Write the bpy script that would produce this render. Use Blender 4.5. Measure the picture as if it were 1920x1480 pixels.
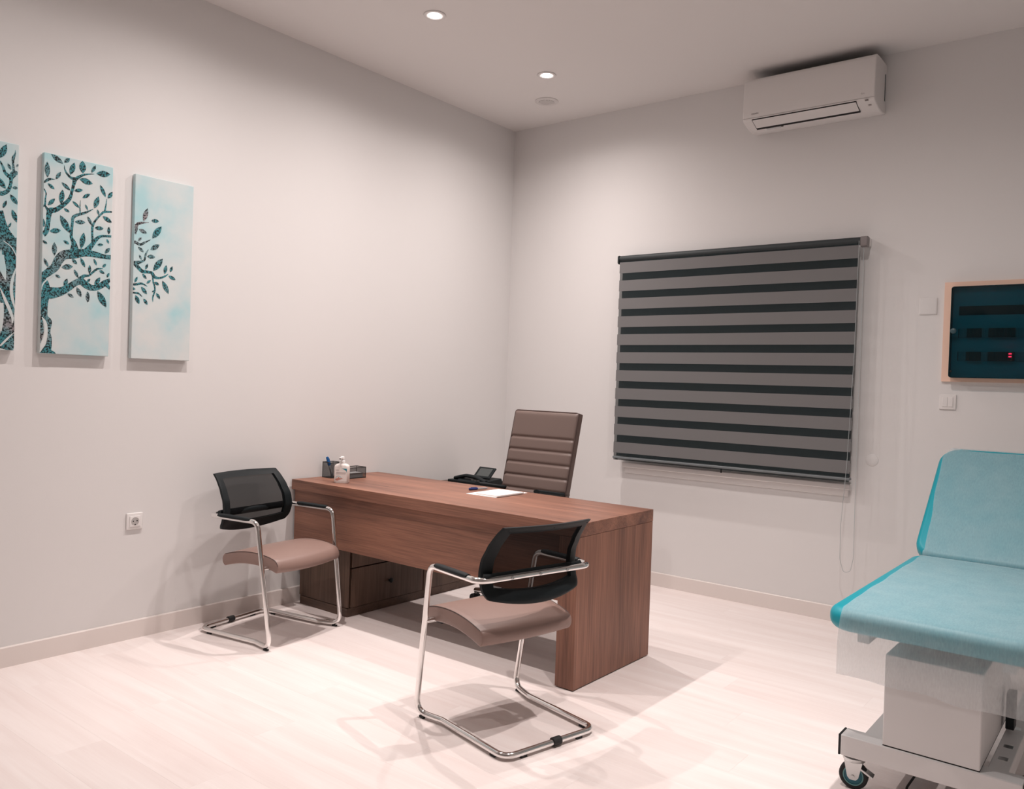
import bpy, bmesh, math, random
from mathutils import Vector, Matrix
random.seed(7)
for o in list(bpy.data.objects):
    bpy.data.objects.remove(o, do_unlink=True)
SC = bpy.context.scene
COL = SC.collection

# ------------------------------------------------------------------ camera
F_PX = 1544.47
CAM = Vector((4.0915, -5.1155, 1.3702))
yaw, pitch, roll = -0.6678, -0.0140, 0.0337
fw = Vector((math.sin(yaw)*math.cos(pitch), math.cos(yaw)*math.cos(pitch), math.sin(pitch)))
r0 = fw.cross(Vector((0, 0, 1))).normalized()
u0 = r0.cross(fw)
rv = r0*math.cos(roll) + u0*math.sin(roll)
uv_ = -r0*math.sin(roll) + u0*math.cos(roll)
cam_data = bpy.data.cameras.new('camera')
cam = bpy.data.objects.new('camera', cam_data)
COL.objects.link(cam)
cam.matrix_world = Matrix(((rv.x, uv_.x, -fw.x, CAM.x), (rv.y, uv_.y, -fw.y, CAM.y), (rv.z, uv_.z, -fw.z, CAM.z), (0, 0, 0, 1)))
cam_data.sensor_fit = 'HORIZONTAL'
cam_data.sensor_width = 36.0
cam_data.lens = F_PX/1920*36.0
cam_data.clip_start = 0.05
SC.camera = cam

# ------------------------------------------------------------------ world, exposure
w = bpy.data.worlds.new('night')
SC.world = w
w.use_nodes = True
w.node_tree.nodes['Background'].inputs[0].default_value = (0.02, 0.03, 0.05, 1)
w.node_tree.nodes['Background'].inputs[1].default_value = 0.3
vs = SC.view_settings
vs.view_transform = 'Standard'
vs.look = 'None'
vs.exposure = 1.03
vs.gamma = 1.0
vs.use_curve_mapping = False

LIGHT_COLOR = (1.0, 0.895, 0.855)
# downlight grid: x, y, watts
H = 3.36
DOWNLIGHTS = [
    (0.910, -0.833, 26), (0.910, -1.873, 26), (0.910, -2.913, 26), (0.910, -3.953, 10),
    (3.05, -1.873, 34), (3.05, -2.913, 22),
]
SPOT_SIZE, SPOT_BLEND, SPOT_R = math.radians(172), 0.3, 0.020
# lamp profile: broad cos^p tail plus a narrow beam of gaussian half-width (radians)
TAIL, TAIL_P, BEAM, BEAM_W = 1.5, 2.0, 2.1, math.radians(25)

# ------------------------------------------------------------------ material helpers
MATS = {}
def nd(nt, t, **kw):
    n = nt.nodes.new(t)
    for k, v in kw.items():
        setattr(n, k, v)
    return n
def mat(name, col, rough=0.5, metal=0.0, spec=0.5, coat=0.0, emit=None, es=0.0, bump=0.0, bscale=300.0, var=0.0, vscale=8.0, coords='Object'):
    if name in MATS:
        return MATS[name]
    m = bpy.data.materials.new(name)
    m.use_nodes = True
    nt = m.node_tree
    b = nt.nodes['Principled BSDF']
    b.inputs['Base Color'].default_value = (*col, 1)
    b.inputs['Roughness'].default_value = rough
    b.inputs['Metallic'].default_value = metal
    b.inputs['Specular IOR Level'].default_value = spec
    b.inputs['Coat Weight'].default_value = coat
    if emit:
        b.inputs['Emission Color'].default_value = (*emit, 1)
        b.inputs['Emission Strength'].default_value = es
    tc = nd(nt, 'ShaderNodeTexCoord')
    if var:
        n = nd(nt, 'ShaderNodeTexNoise')
        n.inputs['Scale'].default_value = vscale
        n.inputs['Detail'].default_value = 5
        nt.links.new(tc.outputs[coords], n.inputs['Vector'])
        mx = nd(nt, 'ShaderNodeMix', data_type='RGBA')
        mx.inputs[6].default_value = (*[c*(1-var) for c in col], 1)
        mx.inputs[7].default_value = (*[min(1, c*(1+var)) for c in col], 1)
        nt.links.new(n.outputs['Fac'], mx.inputs[0])
        nt.links.new(mx.outputs[2], b.inputs['Base Color'])
    if bump:
        n2 = nd(nt, 'ShaderNodeTexNoise')
        n2.inputs['Scale'].default_value = bscale
        n2.inputs['Detail'].default_value = 3
        nt.links.new(tc.outputs[coords], n2.inputs['Vector'])
        bp = nd(nt, 'ShaderNodeBump')
        bp.inputs['Strength'].default_value = bump
        bp.inputs['Distance'].default_value = 0.002
        nt.links.new(n2.outputs['Fac'], bp.inputs['Height'])
        nt.links.new(bp.outputs['Normal'], b.inputs['Normal'])
    MATS[name] = m
    return m

def wood(name, c1, c2, axis, fine=60.0, rough=0.45, rnd=0.0, contrast=(0.33, 0.70), grain=0.42, spec=0.4):
    """streaky wood: noise stretched along one axis, plus fine grain"""
    m = bpy.data.materials.new(name)
    m.use_nodes = True
    nt = m.node_tree
    b = nt.nodes['Principled BSDF']
    b.inputs['Roughness'].default_value = rough
    b.inputs['Specular IOR Level'].default_value = spec
    g = nd(nt, 'ShaderNodeNewGeometry')
    mp = nd(nt, 'ShaderNodeMapping')
    s = [9.0, 9.0, 9.0]
    s[axis] = 0.9
    mp.inputs['Scale'].default_value = s
    nt.links.new(g.outputs['Position'], mp.inputs['Vector'])
    if rnd:
        oi = nd(nt, 'ShaderNodeObjectInfo')
        mul = nd(nt, 'ShaderNodeMath', operation='MULTIPLY')
        mul.inputs[1].default_value = 40.0
        nt.links.new(oi.outputs['Random'], mul.inputs[0])
        cmb = nd(nt, 'ShaderNodeCombineXYZ')
        for i in range(3):
            nt.links.new(mul.outputs[0], cmb.inputs[i])
        nt.links.new(cmb.outputs[0], mp.inputs['Location'])
    n1 = nd(nt, 'ShaderNodeTexNoise')
    n1.inputs['Scale'].default_value = 1.3
    n1.inputs['Detail'].default_value = 6
    n1.inputs['Distortion'].default_value = 0.6
    nt.links.new(mp.outputs[0], n1.inputs['Vector'])
    mp2 = nd(nt, 'ShaderNodeMapping')
    s2 = [fine*3, fine*3, fine*3]
    s2[axis] = fine*0.06
    mp2.inputs['Scale'].default_value = s2
    nt.links.new(g.outputs['Position'], mp2.inputs['Vector'])
    n2 = nd(nt, 'ShaderNodeTexNoise')
    n2.inputs['Scale'].default_value = 1.0
    n2.inputs['Detail'].default_value = 4
    nt.links.new(mp2.outputs[0], n2.inputs['Vector'])
    mix = nd(nt, 'ShaderNodeMix', data_type='FLOAT')
    mix.inputs[0].default_value = grain
    nt.links.new(n1.outputs['Fac'], mix.inputs[2])
    nt.links.new(n2.outputs['Fac'], mix.inputs[3])
    cr = nd(nt, 'ShaderNodeValToRGB')
    cr.color_ramp.elements[0].position = contrast[0]
    cr.color_ramp.elements[1].position = contrast[1]
    cr.color_ramp.elements[0].color = (*c1, 1)
    cr.color_ramp.elements[1].color = (*c2, 1)
    nt.links.new(mix.outputs[0], cr.inputs[0])
    out = cr.outputs[0]
    if rnd:
        hs = nd(nt, 'ShaderNodeHueSaturation')
        mr = nd(nt, 'ShaderNodeMapRange')
        mr.inputs[3].default_value = 1-rnd
        mr.inputs[4].default_value = 1+rnd
        nt.links.new(oi.outputs['Random'], mr.inputs[0])
        nt.links.new(mr.outputs[0], hs.inputs['Value'])
        nt.links.new(out, hs.inputs['Color'])
        out = hs.outputs[0]
    nt.links.new(out, b.inputs['Base Color'])
    bp = nd(nt, 'ShaderNodeBump')
    bp.inputs['Strength'].default_value = 0.06
    bp.inputs['Distance'].default_value = 0.001
    nt.links.new(n2.outputs['Fac'], bp.inputs['Height'])
    nt.links.new(bp.outputs[0], b.inputs['Normal'])
    MATS[name] = m
    return m

def see_through(name, col, trans, tint=(1, 1, 1), rough=0.6, translucent=0.0, gloss=0.0):
    """woven or smoked sheet: part of the light passes straight through"""
    m = bpy.data.materials.new(name)
    m.use_nodes = True
    nt = m.node_tree
    nt.nodes.remove(nt.nodes['Principled BSDF'])
    out = nt.nodes['Material Output']
    tr = nd(nt, 'ShaderNodeBsdfTransparent')
    tr.inputs[0].default_value = (*tint, 1)
    df = nd(nt, 'ShaderNodeBsdfDiffuse')
    df.inputs[0].default_value = (*col, 1)
    sh = df.outputs[0]
    if translucent:
        tl = nd(nt, 'ShaderNodeBsdfTranslucent')
        tl.inputs[0].default_value = (*col, 1)
        mx = nd(nt, 'ShaderNodeMixShader')
        mx.inputs[0].default_value = translucent
        nt.links.new(sh, mx.inputs[1])
        nt.links.new(tl.outputs[0], mx.inputs[2])
        sh = mx.outputs[0]
    mx = nd(nt, 'ShaderNodeMixShader')
    mx.inputs[0].default_value = trans
    nt.links.new(sh, mx.inputs[1])
    nt.links.new(tr.outputs[0], mx.inputs[2])
    sh = mx.outputs[0]
    if gloss:
        gl = nd(nt, 'ShaderNodeBsdfGlossy')
        gl.inputs['Roughness'].default_value = rough
        mx = nd(nt, 'ShaderNodeMixShader')
        mx.inputs[0].default_value = gloss
        nt.links.new(sh, mx.inputs[1])
        nt.links.new(gl.outputs[0], mx.inputs[2])
        sh = mx.outputs[0]
    nt.links.new(sh, out.inputs[0])
    MATS[name] = m
    return m

# ------------------------------------------------------------------ object helpers
def link(name, me, m=None, parent=None, smooth=None):
    o = bpy.data.objects.new(name, me)
    COL.objects.link(o)
    if m is not None:
        me.materials.append(m)
    if parent is not None:
        o.parent = parent
    if smooth is not None:
        for p in me.polygons:
            p.use_smooth = True
        me.set_sharp_from_angle(angle=math.radians(smooth))
    return o
def obj(name, bm, m=None, parent=None, smooth=35):
    bmesh.ops.recalc_face_normals(bm, faces=bm.faces)
    me = bpy.data.meshes.new(name)
    bm.to_mesh(me)
    bm.free()
    return link(name, me, m, parent, smooth)
def bevel(o, wd, seg=2):
    md = o.modifiers.new('bevel', 'BEVEL')
    md.width = wd
    md.segments = seg
    md.limit_method = 'ANGLE'
    md.angle_limit = math.radians(40)
    return o
def thing(name, label, cat, loc=(0, 0, 0), rz=0.0, group=None):
    o = bpy.data.objects.new(name, None)
    COL.objects.link(o)
    o.empty_display_size = 0.05
    o.location = loc
    o.rotation_euler = (0, 0, rz)
    return tag(o, label, cat, group)
def tag(o, label, cat, group=None):
    o['label'] = label
    o['category'] = cat
    if group:
        o['group'] = group
    return o
def struct(o):
    o['kind'] = 'structure'
    return o
NB = bmesh.new
def box(bm, x0, x1, y0, y1, z0, z1, M=None):
    vs_ = [bm.verts.new((x, y, z)) for x in (x0, x1) for y in (y0, y1) for z in (z0, z1)]
    for f in ((0, 1, 3, 2), (4, 6, 7, 5), (0, 4, 5, 1), (2, 3, 7, 6), (0, 2, 6, 4), (1, 5, 7, 3)):
        bm.faces.new([vs_[i] for i in f])
    if M is not None:
        for v in vs_:
            v.co = M @ v.co
    return bm
def bx(*a):
    return box(NB(), *a)
def rings(bm, loops, cap=True, closed=True, M=None):
    """skin a list of equal-length closed loops"""
    L = []
    for lp in loops:
        L.append([bm.verts.new(M @ Vector(p) if M is not None else p) for p in lp])
    n = len(L[0])
    for a, b in zip(L[:-1], L[1:]):
        for i in range(n if closed else n-1):
            j = (i+1) % n
            bm.faces.new((a[i], a[j], b[j], b[i]))
    if cap:
        bm.faces.new(list(reversed(L[0])))
        bm.faces.new(L[-1])
    return bm
def rrect(hx, hy, cr, n=6):
    """rounded rectangle outline, counter-clockwise"""
    cr = max(min(cr, hx-1e-4, hy-1e-4), 1e-4)
    pts = []
    for k, (sx, sy) in enumerate(((1, 1), (-1, 1), (-1, -1), (1, -1))):
        for i in range(n+1):
            a = math.pi/2*k + math.pi/2*i/n
            pts.append((sx*(hx-cr)+cr*math.cos(a), sy*(hy-cr)+cr*math.sin(a)))
    return pts
def rslab(bm, hx, hy, z0, z1, cr=0.01, er=0.003, n=6, ne=3, M=None, bottom=True):
    """slab with rounded plan corners and rounded edges, centred on the origin in plan"""
    er = min(er, (z1-z0)/2-1e-5)
    lv = []
    if bottom:
        for i in range(ne+1):
            a = math.pi/2*(1-i/ne)
            lv.append((z0+er*(1-math.sin(a)), er*(1-math.cos(a))))
    else:
        lv.append((z0, 0))
    for i in range(ne+1):
        a = math.pi/2*i/ne
        lv.append((z1-er*(1-math.sin(a)), er*(1-math.cos(a))))
    loops = [[(x, y, z) for x, y in rrect(hx-ins, hy-ins, max(cr-ins, 0.0005), n)] for z, ins in lv]
    return rings(bm, loops, M=M)
def lathe(bm, prof, n=24, M=None, cap=True):
    loops = [[(r*math.cos(2*math.pi*i/n), r*math.sin(2*math.pi*i/n), z) for i in range(n)] for r, z in prof]
    return rings(bm, loops, cap=cap, M=M)
def prism(bm, pts, a0, a1, axis='x', M=None):
    """extrude a 2-D outline along an axis"""
    def mk(p, a):
        return {'x': (a, p[0], p[1]), 'y': (p[0], a, p[1]), 'z': (p[0], p[1], a)}[axis]
    return rings(bm, [[mk(p, a0) for p in pts], [mk(p, a1) for p in pts]], M=M)
def fillet(pts, rad, closed=False, n=6):
    P = [Vector(p) for p in pts]
    R = rad if isinstance(rad, (list, tuple)) else [rad]*len(P)
    out = []
    N = len(P)
    for i, p in enumerate(P):
        if not closed and i in (0, N-1):
            out.append(p)
            continue
        a = (P[i-1]-p)
        b = (P[(i+1) % N]-p)
        la, lb = a.length, b.length
        a.normalize()
        b.normalize()
        ang = a.angle(b)
        if ang > math.pi-0.02 or R[i] <= 0:
            out.append(p)
            continue
        d = min(R[i]/math.tan(ang/2), la*0.48, lb*0.48)
        p0, p2 = p+a*d, p+b*d
        for k in range(n+1):
            t = k/n
            out.append(p0*(1-t)**2+p*2*t*(1-t)+p2*t*t)
    return out
def sweep(bm, path, rad, n=10, closed=False, cap=True, sx=1.0, sy=1.0):
    """round tube along a path (parallel transport); rad may be a list"""
    P = [Vector(p) for p in path]
    N = len(P)
    T = []
    for i in range(N):
        if closed:
            t = P[(i+1) % N]-P[i-1]
        else:
            t = P[min(i+1, N-1)]-P[max(i-1, 0)]
        T.append(t.normalized())
    ref = Vector((0, 0, 1)) if abs(T[0].z) < 0.9 else Vector((1, 0, 0))
    nrm = (ref - T[0]*ref.dot(T[0])).normalized()
    loops = []
    frames = []
    for i in range(N):
        if i:
            q = T[i-1].rotation_difference(T[i])
            nrm = q @ nrm
            nrm = (nrm - T[i]*nrm.dot(T[i])).normalized()
        frames.append(nrm.copy())
    tw = 0.0
    if closed:
        q = T[-1].rotation_difference(T[0])
        e = q @ frames[-1]
        tw = math.atan2(e.cross(frames[0]).dot(T[0]), e.dot(frames[0]))
    for i in range(N):
        nn = frames[i]
        if closed:
            nn = Matrix.Rotation(tw*i/N, 3, T[i]) @ nn
        bb = T[i].cross(nn)
        r = rad[i] if isinstance(rad, (list, tuple)) else rad
        loops.append([P[i]+nn*(r*sx*math.cos(2*math.pi*k/n))+bb*(r*sy*math.sin(2*math.pi*k/n)) for k in range(n)])
    if closed:
        loops.append(loops[0])
        rings(bm, loops, cap=False)
        bmesh.ops.remove_doubles(bm, verts=bm.verts, dist=1e-6)
    else:
        rings(bm, loops, cap=cap)
    return bm
def grid_obj(name, fn, nu, nv, m, parent, thick=0.0, smooth=40, uvrange=(0, 1, 0, 1)):
    u_0, u_1, v_0, v_1 = uvrange
    bm = NB()
    V = [[bm.verts.new(fn(u_0+(u_1-u_0)*i/nu, v_0+(v_1-v_0)*j/nv)) for j in range(nv+1)] for i in range(nu+1)]
    for i in range(nu):
        for j in range(nv):
            bm.faces.new((V[i][j], V[i+1][j], V[i+1][j+1], V[i][j+1]))
    o = obj(name, bm, m, parent, smooth)
    if thick:
        md = o.modifiers.new('thickness', 'SOLIDIFY')
        md.thickness = thick
        md.offset = 0
    return o
def text_obj(name, s, size, M, m, parent):
    cu = bpy.data.curves.new(name, 'FONT')
    cu.body = s
    cu.size = size
    cu.extrude = 0.0001
    t = bpy.data.objects.new('lettering_source', cu)
    COL.objects.link(t)
    dg = bpy.context.evaluated_depsgraph_get()
    me = bpy.data.meshes.new_from_object(t.evaluated_get(dg))
    bpy.data.objects.remove(t, do_unlink=True)
    me.transform(M)
    me.materials.clear()
    return link(name, me, m, parent)
def rot_y(a): return Matrix.Rotation(a, 4, 'Y')
def rot_x(a): return Matrix.Rotation(a, 4, 'X')
def rot_z(a): return Matrix.Rotation(a, 4, 'Z')
def trl(*p): return Matrix.Translation(p)
def copy_tree(o, parent=None):
    c = o.copy()
    COL.objects.link(c)
    c.parent = parent
    for ch in list(o.children):
        copy_tree(ch, c)
    return c

# ------------------------------------------------------------------ materials
M_wall = mat('painted_wall', (0.76, 0.75, 0.745), 0.85, spec=0.2, bump=0.08, bscale=220)
M_ceil = mat('painted_ceiling', (0.80, 0.78, 0.77), 0.9, spec=0.1)
M_base = mat('white_skirting', (0.78, 0.72, 0.69), 0.35, spec=0.5)
M_floor = wood('pale_wood_floor', (0.77, 0.675, 0.65), (0.88, 0.82, 0.80), 0, fine=40, rough=0.42, rnd=0.010, contrast=(0.25, 0.7), grain=0.25)
M_under = mat('floor_joint', (0.74, 0.66, 0.63), 0.7)
WC1, WC2 = (0.115, 0.054, 0.039), (0.38, 0.180, 0.119)
M_woodx = wood('walnut_grain_lengthwise', WC1, WC2, 0)
M_woodz = wood('walnut_grain_upright', WC1, WC2, 2)
M_cabx = wood('shaded_walnut_lengthwise', (0.05, 0.030, 0.021), (0.165, 0.100, 0.070), 0)  # cabinet pair: the desk's wood with under-desk shade put into the colour
M_cabz = wood('shaded_walnut_upright', (0.05, 0.030, 0.021), (0.165, 0.100, 0.070), 2)
M_dark = mat('dark_recess', (0.008, 0.008, 0.008), 0.8)
M_chrome = mat('polished_chrome', (0.82, 0.81, 0.80), 0.09, metal=1.0)
M_steel = mat('brushed_steel', (0.55, 0.56, 0.56), 0.3, metal=1.0)
M_black = mat('black_plastic', (0.008, 0.012, 0.014), 0.5, spec=0.22, bump=0.05, bscale=500)
M_rubber = mat('black_rubber', (0.012, 0.013, 0.014), 0.7)
M_mesh = see_through('black_mesh_fabric', (0.010, 0.011, 0.012), 0.14)
M_leather = mat('taupe_leatherette', (0.265, 0.175, 0.15), 0.42, bump=0.12, bscale=420)
M_leather2 = mat('brown_leatherette', (0.145, 0.103, 0.090), 0.45, bump=0.12, bscale=420)
M_piping = mat('dark_brown_piping', (0.06, 0.035, 0.03), 0.5)
M_white = mat('white_plastic', (0.80, 0.78, 0.77), 0.35)
M_acwhite = mat('white_appliance_plastic', (0.78, 0.76, 0.75), 0.4)
M_powder = mat('white_powder_coat', (0.68, 0.67, 0.67), 0.38, bump=0.05, bscale=700)
M_paper = mat('white_paper', (0.88, 0.87, 0.86), 0.8)
M_print = mat('grey_print', (0.12, 0.11, 0.11), 0.7)
M_teal = mat('teal_vinyl', (0.0, 0.30, 0.375), 0.42, bump=0.1, bscale=600)
M_sheet = see_through('thin_nonwoven_sheet', (0.84, 0.86, 0.87), 0.58, tint=(0.95, 0.97, 0.98), translucent=0.45)
def fibrous(m, lo, hi):
    # uneven nonwoven fibres: the share of light passing through varies
    nt = m.node_tree
    mx = [n for n in nt.nodes if n.type == 'MIX_SHADER' and n.inputs[2].is_linked and n.inputs[2].links[0].from_node.type == 'BSDF_TRANSPARENT'][0]
    g = nd(nt, 'ShaderNodeNewGeometry')
    mp = nd(nt, 'ShaderNodeMapping')
    mp.inputs['Scale'].default_value = (240, 60, 60)
    nt.links.new(g.outputs['Position'], mp.inputs[0])
    n1 = nd(nt, 'ShaderNodeTexNoise')
    n1.inputs['Scale'].default_value = 1.0
    n1.inputs['Detail'].default_value = 5
    nt.links.new(mp.outputs[0], n1.inputs['Vector'])
    n2 = nd(nt, 'ShaderNodeTexNoise')
    n2.inputs['Scale'].default_value = 9
    n2.inputs['Detail'].default_value = 4
    nt.links.new(g.outputs['Position'], n2.inputs['Vector'])
    ad = nd(nt, 'ShaderNodeMath', operation='ADD')
    nt.links.new(n1.outputs['Fac'], ad.inputs[0])
    nt.links.new(n2.outputs['Fac'], ad.inputs[1])
    mr = nd(nt, 'ShaderNodeMapRange')
    mr.inputs[1].default_value = 0.65
    mr.inputs[2].default_value = 1.35
    mr.inputs[3].default_value = lo
    mr.inputs[4].default_value = hi
    nt.links.new(ad.outputs[0], mr.inputs[0])
    nt.links.new(mr.outputs[0], mx.inputs[0])
fibrous(M_sheet, 0.52, 0.66)
M_blue = mat('blue_plastic', (0.01, 0.10, 0.30), 0.35)

# ------------------------------------------------------------------ room shell
RX, RY = 4.9, -6.7
struct(obj('wall_left', bx(-0.12, 0, RY, 0.12, -0.05, H), M_wall))
M_far = mat('unseen_wall_dimmed', (0.50, 0.48, 0.465), 0.85, spec=0.2)  # unseen walls, tone made darker to cut bounced light
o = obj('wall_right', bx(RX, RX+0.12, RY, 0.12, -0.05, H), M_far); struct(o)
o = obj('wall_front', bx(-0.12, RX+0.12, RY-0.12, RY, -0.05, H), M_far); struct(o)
# window wall with its opening (the window sits behind the blind)
WX0, WX1, WZ0, WZ1 = 1.13, 2.61, 0.845, 2.20
bm = NB()
box(bm, 0, WX0, 0, 0.16, -0.05, H)
box(bm, WX1, RX, 0, 0.16, -0.05, H)
box(bm, WX0, WX1, 0, 0.16, -0.05, WZ0)
box(bm, WX0, WX1, 0, 0.16, WZ1, H)
struct(obj('wall_back', bm, M_wall))
struct(obj('ceiling', bx(-0.12, RX+0.12, RY-0.12, 0.16, H, H+0.1), M_ceil))
floor = struct(obj('floor', bx(-0.12, RX+0.12, RY-0.12, 0.16, -0.06, -0.0035), M_under))
# laminate planks run along the window wall
PW, PL, GAP = 0.192, 1.285, 0.0002
plank_mesh = {}
row = 0
y = 0.0
while y > RY:
    x = -((row*0.43) % 1.0)*PL
    while x < RX:
        a, b = max(x, 0.0), min(x+PL, RX)
        c = max(y-PW, RY)
        if b-a > 0.02:
            key = (round(b-a, 3), round(y-c, 3))
            if key not in plank_mesh:
                p = obj('plank', rslab(NB(), (b-a)/2-GAP/2, (y-c)/2-GAP/2, -0.0035, 0.0, 0.0003, 0.0001, n=1, ne=1, bottom=False), M_floor, floor, None)
                plank_mesh[key] = p.data
            else:
                p = link('plank', plank_mesh[key], None, floor)
            p.location = ((a+b)/2, (y+c)/2, 0)
        x += PL
    y -= PW
    row += 1
# skirting boards with a small top ledge
BH, BT = 0.0932, 0.013
pr_l = [(0, 0), (BT, 0), (BT, BH-0.004), (BT-0.003, BH), (0, BH)]
struct(obj('baseboard_left', prism(NB(), pr_l, RY, 0, 'y'), M_base))
struct(obj('baseboard_back', prism(NB(), [(-a, b) for a, b in pr_l], BT, RX, 'x'), M_base))
# the prism helper writes (y, z) outlines for axis x and (x, z) for axis y

# ------------------------------------------------------------------ window behind the blind
win = struct(bpy.data.objects.new('window_1', None)); COL.objects.link(win)
win.location = ((WX0+WX1)/2, 0.0, WZ0)
def wpart(name, bm, m, bev=0.003):
    p = obj(name, bm, m, win)
    p.matrix_parent_inverse = Matrix.Translation(-win.location)
    if bev:
        bevel(p, bev)
    return p
bm = NB()
fwid = 0.06
box(bm, WX0, WX0+fwid, 0.02, 0.09, WZ0, WZ1)
box(bm, WX1-fwid, WX1, 0.02, 0.09, WZ0, WZ1)
box(bm, WX0+fwid, WX1-fwid, 0.02, 0.09, WZ0, WZ0+fwid)
box(bm, WX0+fwid, WX1-fwid, 0.02, 0.09, WZ1-fwid, WZ1)
wpart('window_frame', bm, M_white)
mid = (WX0+WX1)/2
wpart('mullion', bx(mid-0.045, mid+0.045, 0.022, 0.085, WZ0+fwid, WZ1-fwid), M_white)
M_glass = mat('night_glass', (0.02, 0.025, 0.03), 0.05, spec=0.6)
for a, b in ((WX0+fwid, mid-0.045), (mid+0.045, WX1-fwid)):
    wpart('pane', bx(a, b, 0.05, 0.058, WZ0+fwid, WZ1-fwid), M_glass, 0)
wpart('window_sill', bx(WX0-0.035, WX1+0.05, -0.032, 0.02, WZ0-0.045, WZ0-0.008), M_white, 0.006)
wpart('sill_apron', bx(WX0-0.02, WX1+0.035, -0.014, 0.0, WZ0-0.085, WZ0-0.045), M_white, 0.004)

# ------------------------------------------------------------------ recessed downlights
M_lens = mat('glowing_lens', (1, 1, 1), 0.5, emit=(1.0, 0.93, 0.88), es=30.0)
M_ring = mat('white_trim', (0.72, 0.70, 0.69), 0.4)
def downlight(x, y, watts, label):
    t = thing('downlight', label, 'ceiling light', (x, y, H), 0, 'recessed ceiling downlights')
    # shallow trim ring with a glass lens set into it
    obj('trim_ring', lathe(NB(), [(0.027, 0.0), (0.060, 0.0), (0.062, -0.002), (0.060, -0.005), (0.050, -0.006), (0.029, -0.002), (0.027, 0.0)], 40, cap=False), M_ring, t)
    obj('lens', lathe(NB(), [(0.0272, 0.0), (0.0272, -0.0035), (0.022, -0.006), (0.012, -0.0075), (0.002, -0.008)], 32), M_lens, t)
    ld = bpy.data.lights.new('downlight_beam', 'SPOT')
    ld.energy = watts
    ld.color = LIGHT_COLOR
    ld.spot_size = SPOT_SIZE
    ld.spot_blend = SPOT_BLEND
    ld.shadow_soft_size = SPOT_R
    ld.use_nodes = True
    nt = ld.node_tree
    em = [n for n in nt.nodes if n.type == 'EMISSION'][0]
    tc = nd(nt, 'ShaderNodeTexCoord')
    sp = nd(nt, 'ShaderNodeSeparateXYZ')
    nt.links.new(tc.outputs['Normal'], sp.inputs[0])
    def mth(op, a, b=None):
        n = nd(nt, 'ShaderNodeMath', operation=op)
        for k_, v_ in ((0, a), (1, b)):
            if v_ is None:
                continue
            if isinstance(v_, (int, float)):
                n.inputs[k_].default_value = v_
            else:
                nt.links.new(v_, n.inputs[k_])
        return n.outputs[0]
    c_ = mth('ABSOLUTE', sp.outputs[2])
    th = mth('ARCCOSINE', mth('MINIMUM', c_, 0.99999))
    g_ = mth('DIVIDE', th, BEAM_W)
    g_ = mth('EXPONENT', mth('MULTIPLY', mth('MULTIPLY', g_, g_), -1.0))
    st = mth('ADD', mth('MULTIPLY', mth('POWER', c_, TAIL_P), TAIL), mth('MULTIPLY', g_, BEAM))
    nt.links.new(st, em.inputs['Strength'])
    lo = bpy.data.objects.new('downlight_beam', ld)
    COL.objects.link(lo)
    lo.parent = t
    lo.location = (0, 0, -0.045)
    return t
for i, (x, y, wt) in enumerate(DOWNLIGHTS):
    if i == 0:
        lb = 'lit round recessed downlight nearest the round air vent'
    elif i == 1:
        lb = 'lit round recessed downlight at the top edge of the photo'
    else:
        lb = ('recessed downlight above the tree canvases, outside the photo', 'recessed downlight near the tree canvas cut by the photo edge, outside the photo', 'recessed downlight above the foot of the examination couch, outside the photo', 'recessed downlight in front of the examination couch, outside the photo')[i-2]
    downlight(x, y, wt, lb)

# ------------------------------------------------------------------ round ceiling vent
v = thing('ceiling_vent', 'small round white ceiling air vent near the corner', 'air vent', (0.622, -0.434, H))
obj('flange', lathe(NB(), [(0.052, 0.0), (0.082, 0.0), (0.083, -0.004), (0.076, -0.009), (0.062, -0.011), (0.054, -0.008), (0.052, 0.0)], 40, cap=False), M_ring, v)
obj('throat', lathe(NB(), [(0.0535, 0.0), (0.0535, -0.002), (0.01, -0.0021)], 32), mat('vent_throat', (0.22, 0.20, 0.20), 0.8), v)
for k in range(8):
    yy = -0.0455+0.013*k
    hw = math.sqrt(max(0.0535**2-yy*yy, 0.0001))
    obj('slat', box(NB(), -hw, hw, -0.0034, 0.0034, -0.0008, 0.0008, trl(0, yy, -0.009) @ rot_x(-0.2)), M_ring, v, None)

# ------------------------------------------------------------------ desk
DX0, DX1, DY0, DY1, DZ = 0.016, 2.0757, -2.0503, -1.3625, 0.75
desk = thing('desk', 'walnut-look office desk with thick top and slab end panel', 'desk', (1.05, -1.7, 0))
def dpart(name, x0, x1, y0, y1, z0, z1, m, bev=0.0012, par=None):
    par = par or desk
    q = par.location if par.parent is None else par.parent.location
    p = obj(name, bx(x0-q.x, x1-q.x, y0-q.y, y1-q.y, z0-q.z, z1-q.z), m, par, 35)
    if bev:
        bevel(p, bev, 2)
    return p
dpart('desktop', DX0, DX1, DY0, DY1, DZ-0.06, DZ, M_woodx)
dpart('end_panel', DX1-0.1003, DX1-0.0008, DY0+0.0008, DY1-0.0008, 0.005, DZ-0.0612, M_woodz)
dpart('modesty_panel', DX0+0.006, DX1-0.101, DY0+0.022, DY0+0.046, 0.385, DZ-0.0612, M_woodx)
for yy in (DY0+0.06, DY1-0.1):
    dpart('glide', DX1-0.085, DX1-0.016, yy, yy+0.05, 0.0, 0.005, M_rubber, 0)

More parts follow.
